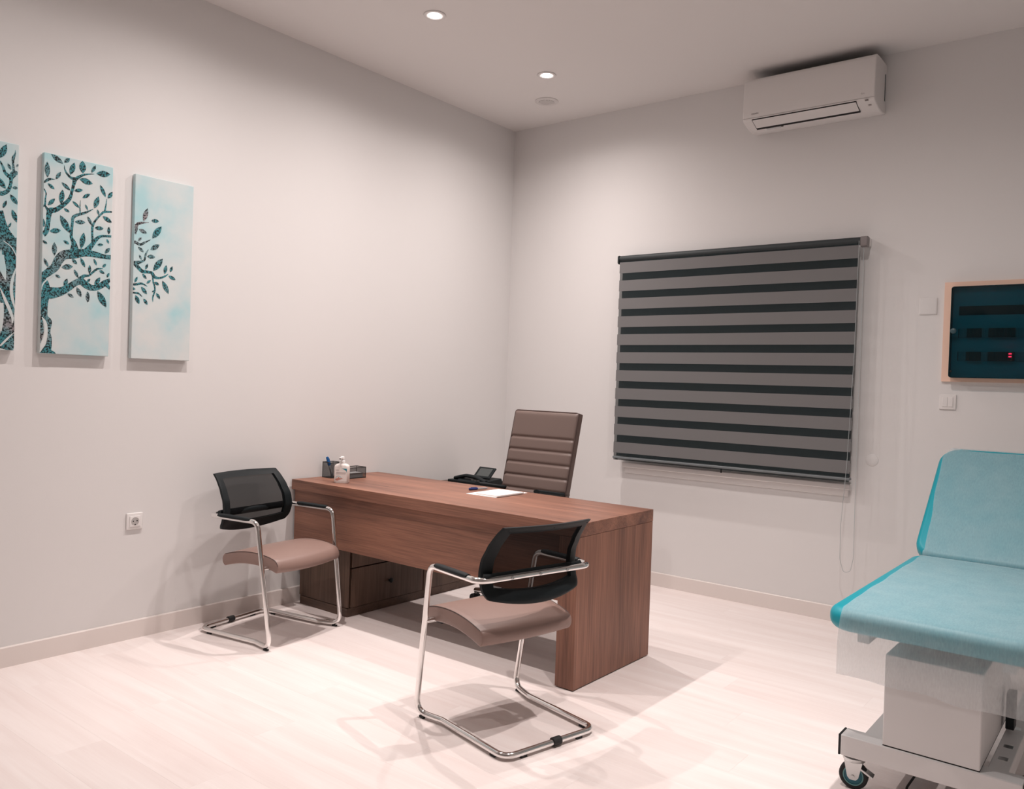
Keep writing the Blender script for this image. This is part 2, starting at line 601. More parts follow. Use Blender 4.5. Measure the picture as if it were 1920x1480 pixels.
# drawer cabinet carrying the wall end of the desk and running on behind it
CX0, CX1, CY0, CY1, CZ = 0.052, 0.498, -1.998, -0.50, 0.655
cab = thing('low_cabinet', 'walnut low cabinet, colour darkened for shade, under the desk along the wall', 'cabinet', (0.27, -1.25, 0))
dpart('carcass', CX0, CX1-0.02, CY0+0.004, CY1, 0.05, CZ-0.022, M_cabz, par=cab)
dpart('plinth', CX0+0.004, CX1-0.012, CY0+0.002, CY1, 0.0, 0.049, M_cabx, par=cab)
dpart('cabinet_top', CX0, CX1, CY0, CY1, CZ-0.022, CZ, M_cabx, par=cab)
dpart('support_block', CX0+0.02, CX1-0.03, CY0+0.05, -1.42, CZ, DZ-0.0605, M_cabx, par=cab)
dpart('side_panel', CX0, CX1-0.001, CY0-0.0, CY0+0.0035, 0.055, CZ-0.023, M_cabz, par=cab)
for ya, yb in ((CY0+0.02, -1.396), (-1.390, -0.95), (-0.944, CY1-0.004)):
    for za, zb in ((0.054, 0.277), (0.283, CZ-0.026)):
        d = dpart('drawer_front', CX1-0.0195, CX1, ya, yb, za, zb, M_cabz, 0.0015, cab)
        yc, zc = (ya+yb)/2, (zb-0.11 if za < 0.2 else zb-0.1)
        k = obj('knob', lathe(NB(), [(0.006, 0.0), (0.006, 0.012), (0.014, 0.016), (0.014, 0.022), (0.008, 0.025)], 16, M=trl(CX1-0.27, yc+1.25, zc) @ rot_y(math.pi/2)), M_black, d)

# ------------------------------------------------------------------ visitor chairs (cantilever frame, mesh back)
def back_f(z):
    # lumbar curve of the backrest seen from the side
    K = [(0.552, -0.140), (0.60, -0.112), (0.645, -0.100), (0.70, -0.108), (0.76, -0.140), (0.80, -0.170), (0.845, -0.214)]
    for (a, fa), (b, fb) in zip(K[:-1], K[1:]):
        if z <= b:
            t = max(0, (z-a)/(b-a))
            t = t*t*(3-2*t)*0.35+t*0.65
            return fa+(fb-fa)*t
    return K[-1][1]
def back_pt(u, v_, off=0.0):
    """u -1..1 across, v 0..1 bottom to top"""
    zb = 0.558-0.028*(1-u*u)
    zt = 0.842-0.002*u*u
    z = zb+(zt-zb)*v_
    hw = 0.218+0.024*math.sin(math.pi*min(1, (1-v_)*1.15)*0.62)
    if v_ < 0.12:
        hw -= 0.016*((0.12-v_)/0.12)**2
    return Vector((back_f(z)-0.034*(1-u*u)-off, hw*u, z))
def make_chair(label):
    t = thing('visitor_chair', label, 'chair', (0, 0, 0), 0, 'chrome cantilever visitor chairs')
    zb = 0.0185
    def P(k, s):
        f, y_, z = {'A': (0.269, 0.261, zb), 'K': (0.132, 0.226, zb), 'B': (-0.27, 0.226, zb), 'T': (0.176, 0.277, 0.636), 'R': (-0.162, 0.286, 0.639)}[k]
        return (f, s*y_, z)
    loop = [P('B', 1), P('K', 1), P('A', 1), P('T', 1), P('R', 1), P('R', -1), P('T', -1), P('A', -1), P('K', -1), P('B', -1)]
    rad = [0.055, 0.09, 0.055, 0.05, 0.06, 0.06, 0.05, 0.055, 0.09, 0.055]
    obj('tube_frame', sweep(NB(), fillet(loop, rad, True, 9), 0.0122, 14, closed=True), M_chrome, t, 60)
    # armrest sleeves
    for s in (1, -1):
        a, b = Vector(P('T', s)), Vector(P('R', s))
        d = (b-a).normalized()
        L = (b-a).length
        pts = [a+d*(0.045+(L-0.045-0.075)*k/10) for k in range(11)]
        rr = [0.0135, 0.0165]+[0.0172]*7+[0.0165, 0.0135]
        obj('arm_pad', sweep(NB(), [p+Vector((0, 0, 0.0068)) for p in pts], rr, 14, sx=0.62, sy=1.02), M_black, t, 60)
    # back frame: rim cells of the curved patch, each with thickness
    us = [-1, -0.985, -0.93, -0.86, -0.82]+[-0.82+1.64*i/14 for i in range(1, 14)]+[0.82, 0.86, 0.93, 0.985, 1]
    vs2 = [0, 0.03, 0.08, 0.13, 0.17]+[0.17+0.74*i/12 for i in range(1, 12)]+[0.91, 0.94, 0.97, 1.0]
    def patch(keep, front, back):
        bm = NB()
        cache = {}
        def vv(i, j, side):
            k = (i, j, side)
            if k not in cache:
                edge = max(abs(us[i])-0.96, 0)/0.04
                edge = max(edge, max(vs2[j]-0.975, 0)/0.025, max(0.02-vs2[j], 0)/0.02)
                off = (front if side == 0 else back)*(1-0.35*min(edge, 1))
                cache[k] = bm.verts.new(back_pt(us[i], vs2[j], off))
            return cache[k]
        cells = {(i, j) for i in range(len(us)-1) for j in range(len(vs2)-1) if keep((us[i]+us[i+1])/2, (vs2[j]+vs2[j+1])/2)}
        for i, j in cells:
            bm.faces.new([vv(i, j, 0), vv(i+1, j, 0), vv(i+1, j+1, 0), vv(i, j+1, 0)])
            bm.faces.new([vv(i, j, 1), vv(i, j+1, 1), vv(i+1, j+1, 1), vv(i+1, j, 1)])
            for di, dj, a, b in ((-1, 0, (i, j), (i, j+1)), (1, 0, (i+1, j), (i+1, j+1)), (0, -1, (i, j), (i+1, j)), (0, 1, (i, j+1), (i+1, j+1))):
                if (i+di, j+dj) not in cells:
                    bm.faces.new([vv(*a, 0), vv(*b, 0), vv(*b, 1), vv(*a, 1)])
        return bm
    rim = lambda u, v_: abs(u) > 0.82 or v_ < 0.17 or v_ > 0.91
    obj('back_frame', patch(rim, -0.011, 0.011), M_black, t, 50)
    grid_obj('back_mesh', lambda u, v_: back_pt(u, v_, -0.001), 20, 16, M_mesh, t, 0, 60, (-0.83, 0.83, 0.16, 0.92))
    # lumbar bar between mesh and rear tube, with three chrome screws
    bar = []
    for k in range(21):
        u = -0.98+1.96*k/20
        q = back_pt(u, 0.31)
        bar.append((-0.1405 if abs(u) < 0.9 else -0.132, 0.250*u, 0.640))
    lb = obj('lumbar_bar', sweep(NB(), bar, 0.0125, 12, sx=1.5, sy=0.9), M_black, t, 60)
    for s in (-0.14, 0.0, 0.14):
        obj('screw', lathe(NB(), [(0.0065, 0), (0.0065, 0.003), (0.004, 0.0042)], 14, M=trl(-0.1735, s, 0.639) @ rot_y(-math.pi/2)), M_steel, t)
    # small holes in the top rail
    for u in (-0.9, 0.0, 0.9):
        q = back_pt(u, 0.955, 0.0112)
        obj('rail_plug', lathe(NB(), [(0.0035, 0), (0.003, 0.001)], 10, M=trl(q.x, q.y, q.z) @ rot_y(-math.pi/2-0.9)), M_dark, t)
    # seat cushion: one roll from rear to front, flat side panels with a seam
    def ztop(f):
        return 0.468-0.80*(f-0.10)**2-0.9*max(0.0, f-0.20)**2
    def outline(s_, ins):
        """closed side outline (f, z) at lateral position s_"""
        f1 = 0.296-0.020*(s_/0.23)**2-ins
        f0 = -0.118-0.010*(1-(s_/0.23)**2)+ins
        th = 0.062-2*ins
        pts = []
        NT = 20
        r = th/2
        for i in range(NT+1):
            f = f0+r*0.7+(f1-f0-r*1.55)*i/NT
            pts.append((f, ztop(f)-ins+0.004*(1-(s_/0.23)**2)))
        fe = pts[-1][0]
        for i in range(1, 8):
            a = math.pi*i/8
            pts.append((fe+r*0.85*math.sin(a), ztop(fe)-ins-r*(1-math.cos(a))-0.012*math.sin(a)))
        for i in range(NT, -1, -1):
            f = f0+r*0.7+(f1-f0-r*1.55)*i/NT
            pts.append((f, ztop(f)-ins-th))
        fe = pts[-1][0]
        for i in range(1, 8):
            a = math.pi*i/8
            pts.append((fe-r*0.7*math.sin(a), ztop(fe)-ins-th+r*(1-math.cos(a))))
        return pts
    HWS = 0.229
    lp = [(-HWS, 0.006), (-HWS+0.0015, 0.002), (-HWS+0.005, 0.0)]
    lp += [(-HWS+0.005+(2*HWS-0.01)*i/16, 0.0) for i in range(1, 16)]
    lp += [(HWS-0.005, 0.0), (HWS-0.0015, 0.002), (HWS, 0.006)]
    seat = obj('seat', rings(NB(), [[(f, s_, z) for f, z in outline(s_, i_)] for s_, i_ in lp]), M_leather, t, 45)
    for s_ in (-HWS+0.0015, HWS-0.0015):
        ol = outline(s_, 0.0008)
        obj('seam', sweep(NB(), [(f, s_, z) for f, z in ol[:24]], 0.0016, 6), M_piping, seat, 60)
    # cross tube and brackets under the seat
    obj('seat_support', sweep(NB(), [(0.208, -0.268, 0.405), (0.208, 0.268, 0.405)], 0.0105, 12), M_chrome, t, 60)
    for s in (0.19, -0.19):
        obj('seat_bracket', bx(0.185, 0.231, s-0.018, s+0.018, 0.388, 0.43), M_black, t, None)
    # black spacer clip and floor glides
    obj('spacer_clip', sweep(NB(), [(-0.27, -0.04, zb+0.001), (-0.27, -0.002, zb+0.001)], 0.0165, 12), M_rubber, t, 60)
    for f, s in ((0.235, 0.253), (0.235, -0.253), (-0.20, 0.226), (-0.20, -0.226), (-0.27, 0.14), (-0.27, -0.14)):
        a_, b_ = (0.014, 0.006) if f > -0.25 else (0.006, 0.014)
        obj('floor_glide', bx(f-a_, f+a_, s-b_, s+b_, 0.0, 0.0085), M_rubber, t, None)
    return t
chair_near = make_chair('visitor chair in front of the desk, seen from behind, near the desk end panel')
chair_near.location = (2.067, -2.509, 0)
chair_near.rotation_euler.z = 2.921
chair_wall = copy_tree(chair_near)
chair_wall.location = (0.372, -2.436, 0)
chair_wall.rotation_euler.z = 0.161
chair_wall['label'] = 'visitor chair beside the left wall, its seat facing the other chair'

# ------------------------------------------------------------------ office chair behind the desk
oc = thing('office_chair', 'tall brown stitched office chair behind the desk', 'office chair', (1.066, -1.15, 0))
BW, BL_ = 0.2435, 0.60
# back panel frame: origin bottom centre, local z up the panel
bt_, bb_ = Vector((0, 0.25, 1.193)), Vector((0, 0.11, 0.615))
bz = (bt_-bb_)
BL_ = bz.length
bz.normalize()
by_ = Vector((1, 0, 0)).cross(bz)*-1       # towards the sitter
if by_.y > 0:
    by_ = -by_
MB_ = Matrix(((1, by_.x, bz.x, bb_.x), (0, by_.y, bz.y, bb_.y), (0, by_.z, bz.z, bb_.z), (0, 0, 0, 1)))
seams = [BL_-0.171, BL_-0.252, BL_-0.333, BL_-0.415, BL_-0.497]
def pillow(s, z):
    d = min([abs(z-q) for q in seams]+[1.0])
    g = -0.0075*math.exp(-(d/0.008)**2)
    e = min((BW-abs(s))/0.03, (BL_-z)/0.03, z/0.03, 1.0)
    e = max(e, 0)
    return 0.022+g+0.012*math.sqrt(max(0, 1-(1-e)**2))
zz = sorted(set([BL_*i/46 for i in range(47)]+[q+d for q in seams for d in (-0.016, -0.009, -0.004, 0, 0.004, 0.009, 0.016)]))
ss = [-BW, -BW+0.004, -BW+0.012, -BW+0.025]+[(-BW+0.025)+(2*BW-0.05)*i/10 for i in range(1, 10)]+[BW-0.025, BW-0.012, BW-0.004, BW]
bm = NB()
fv = [[bm.verts.new(MB_ @ Vector((s, pillow(s, z), z))) for z in zz] for s in ss]
bv = [[bm.verts.new(MB_ @ Vector((s, -0.022, z))) for z in zz] for s in ss]
for i in range(len(ss)-1):
    for j in range(len(zz)-1):
        bm.faces.new((fv[i][j], fv[i+1][j], fv[i+1][j+1], fv[i][j+1]))
        bm.faces.new((bv[i][j], bv[i][j+1], bv[i+1][j+1], bv[i+1][j]))
for j in range(len(zz)-1):
    for i in (0, len(ss)-1):
        bm.faces.new((fv[i][j], fv[i][j+1], bv[i][j+1], bv[i][j]))
for i in range(len(ss)-1):
    for j in (0, len(zz)-1):
        bm.faces.new((fv[i][j], fv[i+1][j], bv[i+1][j], bv[i][j]))
back = obj('backrest', bm, M_leather2, oc, 60)
pl = [MB_ @ Vector(p) for p in ((-BW, 0.022, 0), (-BW, 0.022, BL_), (BW, 0.022, BL_), (BW, 0.022, 0))]
obj('piping', sweep(NB(), fillet(pl, 0.02, True, 5), 0.0045, 8, closed=True), M_piping, back, 60)
obj('seat', rslab(NB(), 0.245, 0.235, 0.44, 0.51, 0.06, 0.025, ne=5, M=trl(0, -0.13, 0)), M_leather2, oc, 60)
for s in (-1, 1):
    pth = [(s*0.224, 0.16, 0.705), (s*0.224, 0.05, 0.716), (s*0.224, -0.06, 0.735), (s*0.224, -0.155, 0.750)]
    arm = obj('arm_pad', sweep(NB(), [Vector(p) for p in pth], [0.010, 0.013, 0.013, 0.012], 12, sx=1.0, sy=1.9), M_black, oc, 60)
    obj('arm_bracket', sweep(NB(), fillet([(s*0.224, -0.06, 0.73), (s*0.235, -0.10, 0.60), (s*0.225, -0.10, 0.46), (s*0.15, -0.10, 0.435)], 0.04), 0.011, 10), M_black, oc, 60)
obj('back_bracket', sweep(NB(), fillet([(0, 0.155, 0.80), (0, 0.13, 0.50), (0, -0.08, 0.425)], 0.06), 0.02, 10), M_black, oc, 60)
obj('gas_column', lathe(NB(), [(0.03, 0.09), (0.03, 0.26), (0.016, 0.265), (0.016, 0.44)], 18, M=trl(0, -0.12, 0)), M_chrome, oc)
for k in range(5):
    a = 2*math.pi*k/5+0.45
    c, s = math.cos(a), math.sin(a)
    obj('base_arm', sweep(NB(), [(0.02*c, -0.12+0.02*s, 0.105), (0.16*c, -0.12+0.16*s, 0.095), (0.29*c, -0.12+0.29*s, 0.075)], [0.026, 0.021, 0.015], 10), M_chrome, oc, 60)
    cs = obj('caster', sweep(NB(), [(0.29*c-0.024*s, -0.12+0.29*s+0.024*c, 0.0275), (0.29*c+0.024*s, -0.12+0.29*s-0.024*c, 0.0275)], 0.0275, 16), M_rubber, oc, 50)
    obj('caster_stem', sweep(NB(), [(0.29*c, -0.12+0.29*s, 0.03), (0.29*c, -0.12+0.29*s, 0.08)], 0.007, 8), M_steel, cs)

# ------------------------------------------------------------------ desk telephone on the low cabinet
ph = thing('desk_phone', 'black desk telephone with tilted screen behind the desk', 'telephone', (0.335, -0.72, CZ+0.0005), 0.0)
body = [(-0.10, 0.0), (0.10, 0.0), (0.10, 0.02), (0.085, 0.045), (-0.085, 0.03), (-0.10, 0.02)]
bevel(obj('phone_body', prism(NB(), body, -0.10, 0.155, 'x'), M_black, ph), 0.004)
bevel(obj('cradle', bx(-0.185, -0.10, -0.10, 0.10, 0.004, 0.022), M_black, ph), 0.004)
obj('handset', sweep(NB(), fillet([(-0.155, -0.05, 0.030), (-0.05, -0.055, 0.056), (0.05, -0.06, 0.052), (0.14, -0.065, 0.026)], 0.08), 0.016, 12, sx=0.8, sy=1.3), M_black, ph, 60)
Ms = trl(0.055, 0.02, 0.078) @ rot_z(0.0) @ rot_x(0.75)
scr = bevel(obj('screen_housing', box(NB(), -0.075, 0.075, -0.05, 0.05, -0.006, 0.006, Ms), M_black, ph), 0.003)
obj('screen', box(NB(), -0.055, 0.055, -0.034, 0.036, 0.006, 0.0066, Ms), mat('grey_display', (0.07, 0.08, 0.08), 0.2), scr, None)
for r_ in range(3):
    for c_ in range(3):
        obj('key', bx(0.02+0.028*c_, 0.04+0.028*c_, -0.085+0.02*r_, -0.071+0.02*r_, 0.030+0.003*r_, 0.037+0.003*r_), mat('grey_key', (0.10, 0.10, 0.10), 0.5), ph, None)

# ------------------------------------------------------------------ things on the desk
TZ = DZ
hb = thing('sanitizer_bottle', 'white hand sanitizer pump bottle with printed label on the desk', 'bottle', (0.322, -1.925, TZ), math.radians(33))
loops = []
for z, s in ((0.0, 0.92), (0.004, 1.0), (0.092, 1.0), (0.101, 0.95), (0.108, 0.78), (0.112, 0.5)):
    loops.append([(x, y_, z) for x, y_ in rrect(0.0435*s, 0.024*(0.5+0.5*s), 0.016*s)])
M_bottle = mat('milky_plastic', (0.80, 0.74, 0.71), 0.35)
obj('bottle_body', rings(NB(), loops), M_bottle, hb, 50)
pump = obj('pump', lathe(NB(), [(0.017, 0.109), (0.017, 0.128), (0.012, 0.131), (0.006, 0.133), (0.006, 0.139), (0.012, 0.140), (0.012, 0.152), (0.010, 0.155)], 20), M_white, hb)
bevel(obj('nozzle', bx(-0.007, 0.007, -0.045, 0.0, 0.141, 0.153), M_white, pump), 0.002)
obj('nozzle_tip', bx(-0.004, 0.004, -0.0465, -0.045, 0.141, 0.146), M_dark, pump, None)
lab = obj('label', bx(-0.036, 0.036, -0.0246, -0.0240, 0.010, 0.086), mat('label_paper', (0.82, 0.76, 0.73), 0.6), hb, None)
obj('label_band', prism(NB(), [(0.004, 0.0862), (0.036, 0.0862), (0.036, 0.060), (0.032, 0.072), (0.022, 0.079)], -0.0249, -0.0246, 'y'), mat('label_teal', (0.02, 0.24, 0.31), 0.5), lab, None)
obj('label_lines', box(box(bx(-0.028, 0.030, -0.0249, -0.0246, 0.0585, 0.0625), -0.03, 0.028, -0.0249, -0.0246, 0.0525, 0.0545), -0.03, -0.012, -0.0249, -0.0246, 0.074, 0.0775), mat('label_print', (0.38, 0.33, 0.32), 0.7), lab, None)
arc = [(-0.033+0.04*t, 0.024+0.020*math.sin(math.pi*(0.1+0.8*t))) for t in [i/10 for i in range(11)]]
obj('label_swirl', prism(NB(), arc+[(x, z-0.005) for x, z in reversed(arc)], -0.0249, -0.0246, 'y'), mat('label_pale_blue', (0.45, 0.60, 0.63), 0.6), lab, None)
obj('label_hands', prism(NB(), [(-0.033, 0.016), (-0.02, 0.014), (-0.005, 0.021), (0.010, 0.027), (0.012, 0.031), (-0.004, 0.028), (-0.012, 0.036), (-0.02, 0.027), (-0.031, 0.026)], -0.0251, -0.0249, 'y'), mat('label_skin', (0.55, 0.25, 0.20), 0.6), lab, None)

M_wire = mat('black_wire', (0.012, 0.013, 0.014), 0.45)
M_wiremesh = see_through('black_wire_mesh', (0.015, 0.016, 0.017), 0.5)
og = thing('desk_organizer', 'black wire mesh pen cup with open note tray on the desk', 'desk organizer', (0.13, -1.76, TZ), 0.0)
def cell(x0, x1, y0, y1, h, name, open_front=None):
    loop = [(x0, y0), (x1, y0), (x1, y1), (x0, y1)]
    q = obj(name, bx(x0, x1, y0, y1, 0.0, 0.004), M_wire, og, None)
    for (a, b), (c, d) in zip(loop, loop[1:]+loop[:1]):
        g_ = NB()
        vs_ = [g_.verts.new(p) for p in ((a, b, 0.004), (c, d, 0.004), (c, d, h), (a, b, h))]
        g_.faces.new(vs_)
        obj('mesh_wall', g_, M_wiremesh, q, None)
    obj('rim_wire', sweep(NB(), [(a, b, h) for a, b in loop], 0.0024, 6, closed=True), M_wire, q, 60)
    for a, b in loop:
        obj('corner_wire', sweep(NB(), [(a, b, 0), (a, b, h)], 0.0018, 6), M_wire, q, 60)
    return q
cell(-0.085, -0.005, -0.085, -0.005, 0.095, 'pen_cup')
cell(-0.002, 0.085, -0.06, 0.115, 0.066, 'note_tray')
obj('arch_wire', sweep(NB(), fillet([(-0.002, -0.05, 0.07), (-0.002, -0.045, 0.082), (-0.002, 0.03, 0.082), (-0.002, 0.035, 0.02)], 0.015), 0.0022, 6), M_wire, og, 60)
nb = obj('note_block', bx(0.008, 0.075, -0.05, 0.10, 0.0, 0.028), mat('grey_note_paper', (0.45, 0.45, 0.45), 0.8))
nb.location = (0.13, -1.76, TZ+0.0045)
tag(nb, 'block of note paper lying in the wire tray', 'note paper')
def pen(label, path, r, capm, group=None):
    P0, P1 = Vector(path[0]), Vector(path[1])
    t = thing('pen', label, 'pen', P0, 0, group)
    d = (P1-P0)
    L = d.length
    q = d.to_track_quat('Z', 'Y')
    t.rotation_mode = 'QUATERNION'
    t.rotation_quaternion = q
    obj('barrel', lathe(NB(), [(r*0.3, 0), (r*0.9, 0.012), (r*0.9, L*0.55), (r*0.9, L*0.62)], 12), mat('clear_barrel', (0.35, 0.36, 0.38), 0.25), t)
    obj('cap', lathe(NB(), [(r*1.1, L*0.55), (r*1.35, L*0.6), (r*1.35, L*0.97), (r*0.6, L)], 12), capm, t)
    obj('clip', bx(-0.001, 0.001, r*1.2, r*1.8, L*0.6, L*0.9), capm, t, None)
    return t
pen('blue pen standing in the wire pen cup', ((0.10, -1.815, TZ+0.007), (0.068, -1.832, TZ+0.128)), 0.0065, M_blue, None)
pen('ballpoint pen with dark blue cap lying on the desktop', ((1.050, -1.455, TZ+0.0075), (1.012, -1.578, TZ+0.0075)), 0.0055, mat('dark_blue_cap', (0.012, 0.03, 0.14), 0.35))
sh = obj('paper_sheet', rslab(NB(), 0.103, 0.148, 0.0, 0.0022, 0.001, 0.0004, n=1, ne=1), M_paper)
sh.location = (1.196, -1.548, TZ+0.0002)
sh.rotation_euler.z = math.radians(2)
tag(sh, 'larger loose white sheet lying flat under the notepad', 'paper')
npd = thing('notepad', 'white notepad on top of the loose sheet near the office chair', 'notepad', (1.232, -1.566, TZ+0.0026), math.radians(1))
bevel(obj('page_block', bx(-0.076, 0.076, -0.118, 0.118, 0.0, 0.0075), M_paper, npd), 0.0008, 1)
obj('cover_page', bx(-0.0755, 0.0755, -0.1175, 0.1175, 0.0076, 0.0084), M_paper, npd, None)

# ------------------------------------------------------------------ zebra roller blind
BX0, BX1, BY = 1.063, 2.672, -0.100
bl = thing('zebra_blind', 'charcoal striped zebra roller blind covering the window', 'blind', ((BX0+BX1)/2, BY, 0.868))
q = bl.location
M_band = mat('charcoal_fabric', (0.185, 0.183, 0.185), 0.85, spec=0.15)
M_rear = mat('charcoal_fabric_rear', (0.185, 0.183, 0.185), 0.85, spec=0.15)
M_sheer = see_through('sheer_charcoal_fabric', (0.036, 0.049, 0.053), 0.50)
M_alu = mat('dark_roller_fabric', (0.022, 0.03, 0.033), 0.6)
M_rail = mat('grey_rail', (0.17, 0.19, 0.20), 0.4)
zb0 = 2.243
def strip(name, z0, z1, yy, m, x0=BX0, x1=BX1, amp=0.0018):
    ph_ = random.uniform(0, 6)
    def fn(u, v_):
        x = x0+(x1-x0)*u
        wv = amp*math.sin(5.5*x+ph_*0.2)+0.4*amp*math.sin(11*x+1.3)
        return Vector((x-q.x, yy+wv-q.y, z0+(z1-z0)*v_-q.z))
    return grid_obj(name, fn, 40, 1, m, bl, 0.0006, None)
for k in range(11):
    top = zb0-0.1262*k
    strip('opaque_band', top-0.076, top, BY, M_band)
    strip('sheer_band', top-0.1262, top-0.076, BY+0.0004, M_sheer, BX0+0.004, BX1-0.003)
strip('sheer_band', zb0, zb0+0.02, BY, M_sheer)
for k in range(12):
    # rear layer: its opaque bands sit behind the gaps of the front one
    top = zb0-0.1262*k+0.058
    lo_ = max(top-0.076, 0.882)
    if top > lo_+0.01:
        strip('rear_band', lo_, min(top, 2.25), BY+0.030, M_rear, BX0+0.008, BX1-0.006, 0.0008)
obj('roller_tube', sweep(NB(), [(BX0-0.004-q.x, 0.018, 2.268-q.z), (BX1+0.012-q.x, 0.018, 2.268-q.z)], 0.024, 20), M_alu, bl, 60)
for x0, x1, m_ in ((BX1+0.012, BX1+0.047, mat('grey_bracket', (0.22, 0.20, 0.20), 0.5)), (BX0-0.012, BX0-0.004, M_alu)):
    bm = NB()
    prism(bm, [(y_+0.012, z_) for y_, z_ in rrect(0.030, 0.030, 0.014)], x0-q.x, x1-q.x, 'x', trl(0, 0.006, 2.262-q.z))
    obj('end_cap', bm, m_, bl)
    obj('wall_bracket', bx(x0-q.x+0.002, x1-q.x-0.002, 0.045, 0.0985, 2.245-q.z, 2.29-q.z), M_white, bl, None)
bevel(obj('bottom_rail', bx(BX0-0.002-q.x, BX1+0.002-q.x, -0.006, 0.034, -0.004, 0.012), M_rail, bl), 0.004)
obj('rail_clip', bx(1.868-0.004-q.x, 1.868+0.004-q.x, 0.012, 0.018, -0.034, -0.004), M_dark, bl, None)
obj('rail_hook', bx(1.075-q.x, 1.09-q.x, 0.010, 0.02, -0.012, -0.004), M_dark, bl, None)
# bead chain loop
loop = [Vector((p[0]-q.x, p[1]-q.y, p[2]-q.z)) for p in
        ((2.680, -0.122, 2.262), (2.678, -0.123, 1.6), (2.660, -0.122, 0.95), (2.638, -0.118, 0.60), (2.640, -0.116, 0.40), (2.662, -0.113, 0.325), (2.700, -0.110, 0.335), (2.714, -0.108, 0.42), (2.710, -0.104, 0.70), (2.705, -0.100, 1.3), (2.700, -0.092, 2.262))]
path = fillet(loop, 0.12, False, 6)
bm = NB()
sweep(bm, path, 0.0010, 5)
acc = 0.0
for a, b in zip(path[:-1], path[1:]):
    L = (b-a).length
    while acc < L:
        p = a+(b-a)*(acc/L)
        bmesh.ops.create_icosphere(bm, subdivisions=1, radius=0.0023, matrix=Matrix.Translation(p))
        acc += 0.0062
    acc -= L
obj('bead_chain', bm, mat('translucent_bead', (0.42, 0.46, 0.47), 0.35), bl, 60)

# ------------------------------------------------------------------ wall air conditioner
ac = thing('air_conditioner', 'white split air conditioner high on the window wall', 'air conditioner', (2.378, 0, 3.0))
AX = 0.3875
prof = [(0, 0.012), (-0.05, 0.004), (-0.10, 0.003), (-0.15, 0.010), (-0.19, 0.020), (-0.222, 0.032), (-0.233, 0.042), (-0.237, 0.058), (-0.238, 0.10), (-0.235, 0.20), (-0.228, 0.272), (-0.222, 0.288), (-0.208, 0.297), (-0.16, 0.300), (-0.02, 0.300), (0, 0.296)]
bevel(obj('casing', prism(NB(), prof, -AX, AX, 'x'), M_acwhite, ac, 40), 0.006, 3)
# flap over the outlet, standing on the curved underside
fl0, fl1 = Vector((0, -0.2345, 0.0385)), Vector((0, -0.150, 0.0060))
fd = (fl1-fl0).normalized()
fn_ = Vector((0, -fd.z, fd.y))
if fn_.z > 0:
    fn_ = -fn_
def onflap(x, s, d):
    p = fl0+fd*s+fn_*d
    return Vector((x, p.y, p.z))
FL = (fl1-fl0).length
def fbox(x0, x1, s0, s1, d0, d1):
    bm = NB()
    vs_ = [bm.verts.new(onflap(x, s, d)) for x in (x0, x1) for s in (s0, s1) for d in (d0, d1)]
    for f in ((0, 1, 3, 2), (4, 6, 7, 5), (0, 4, 5, 1), (2, 3, 7, 6), (0, 2, 6, 4), (1, 5, 7, 3)):
        bm.faces.new([vs_[i] for i in f])
    return bm
obj('outlet_gap', fbox(-0.3285, 0.2885, -0.0004, FL+0.006, -0.012, 0.0032), M_dark, ac, None)
bevel(obj('flap', fbox(-0.3260, 0.2858, 0.0004, FL-0.010, 0.0, 0.0036), M_acwhite, ac), 0.0012)
obj('seam_line', bx(-AX+0.002, AX-0.002, -0.2376, -0.20, 0.0492, 0.0500), mat('seam_grey', (0.4, 0.38, 0.37), 0.6), ac, None)
MT = lambda x, z: trl(x, -0.2385, z) @ rot_x(math.pi/2)
text_obj('brand_lettering', 'DAIKIN', 0.0135, MT(-0.331, 0.069), M_print, ac)
text_obj('side_lettering', 'Eco', 0.0135, MT(0.314, 0.073), mat('pale_print', (0.40, 0.37, 0.36), 0.7), ac)
obj('indicator', fbox(0.335, 0.353, -0.004, 0.008, 0.001, 0.0022), mat('indicator_grey', (0.18, 0.16, 0.15), 0.5), ac, None)
obj('button', fbox(0.345, 0.360, 0.040, 0.048, 0.001, 0.0075), mat('pale_print', (0.40, 0.37, 0.36), 0.7), ac, None)
obj('underside_sticker', fbox(-0.27, -0.185, FL+0.008, FL+0.024, -0.004, 0.0040), mat('sticker_grey', (0.62, 0.63, 0.64), 0.6), ac, None)
obj('sticker_mark', fbox(-0.178, -0.165, FL+0.008, FL+0.014, -0.004, 0.0041), M_print, ac, None)
obj('side_slot', bx(AX-0.001, AX+0.0012, -0.040, -0.026, 0.08, 0.235), mat('slot_grey', (0.05, 0.07, 0.075), 0.6), ac, None)
obj('top_grille', bx(-AX+0.03, AX-0.03, -0.19, -0.03, 0.2995, 0.3015), M_dark, ac, None)

# ------------------------------------------------------------------ fuse box
fb = thing('fuse_box', 'smoked-glass fuse box with peach surround on the window wall', 'fuse box', (3.42, 0, 1.736))
q2 = fb.location
M_peach = mat('peach_surround', (0.90, 0.63, 0.50), 0.5)
FX0, FX1, FZ0, FZ1 = 3.119, 3.73, 1.4602, 2.0124
def fpart(name, bm, m, par=None, bev=0, sm=None):
    p = obj(name, bm, m, par or fb, sm)
    if bev:
        bevel(p, bev)
    return p
bm = NB()
hx, hz = (FX1-FX0)/2, (FZ1-FZ0)/2
cxo = (FX0+FX1)/2-q2.x
box(bm, cxo-hx, cxo-hx+0.05, -0.016, 0, -hz, hz)
box(bm, cxo+hx-0.05, cxo+hx, -0.016, 0, -hz, hz)
box(bm, cxo-hx+0.05, cxo+hx-0.05, -0.016, 0, -hz, -hz+0.024)
box(bm, cxo-hx+0.05, cxo+hx-0.05, -0.016, 0, hz-0.030, hz)
fpart('surround', bm, M_peach)
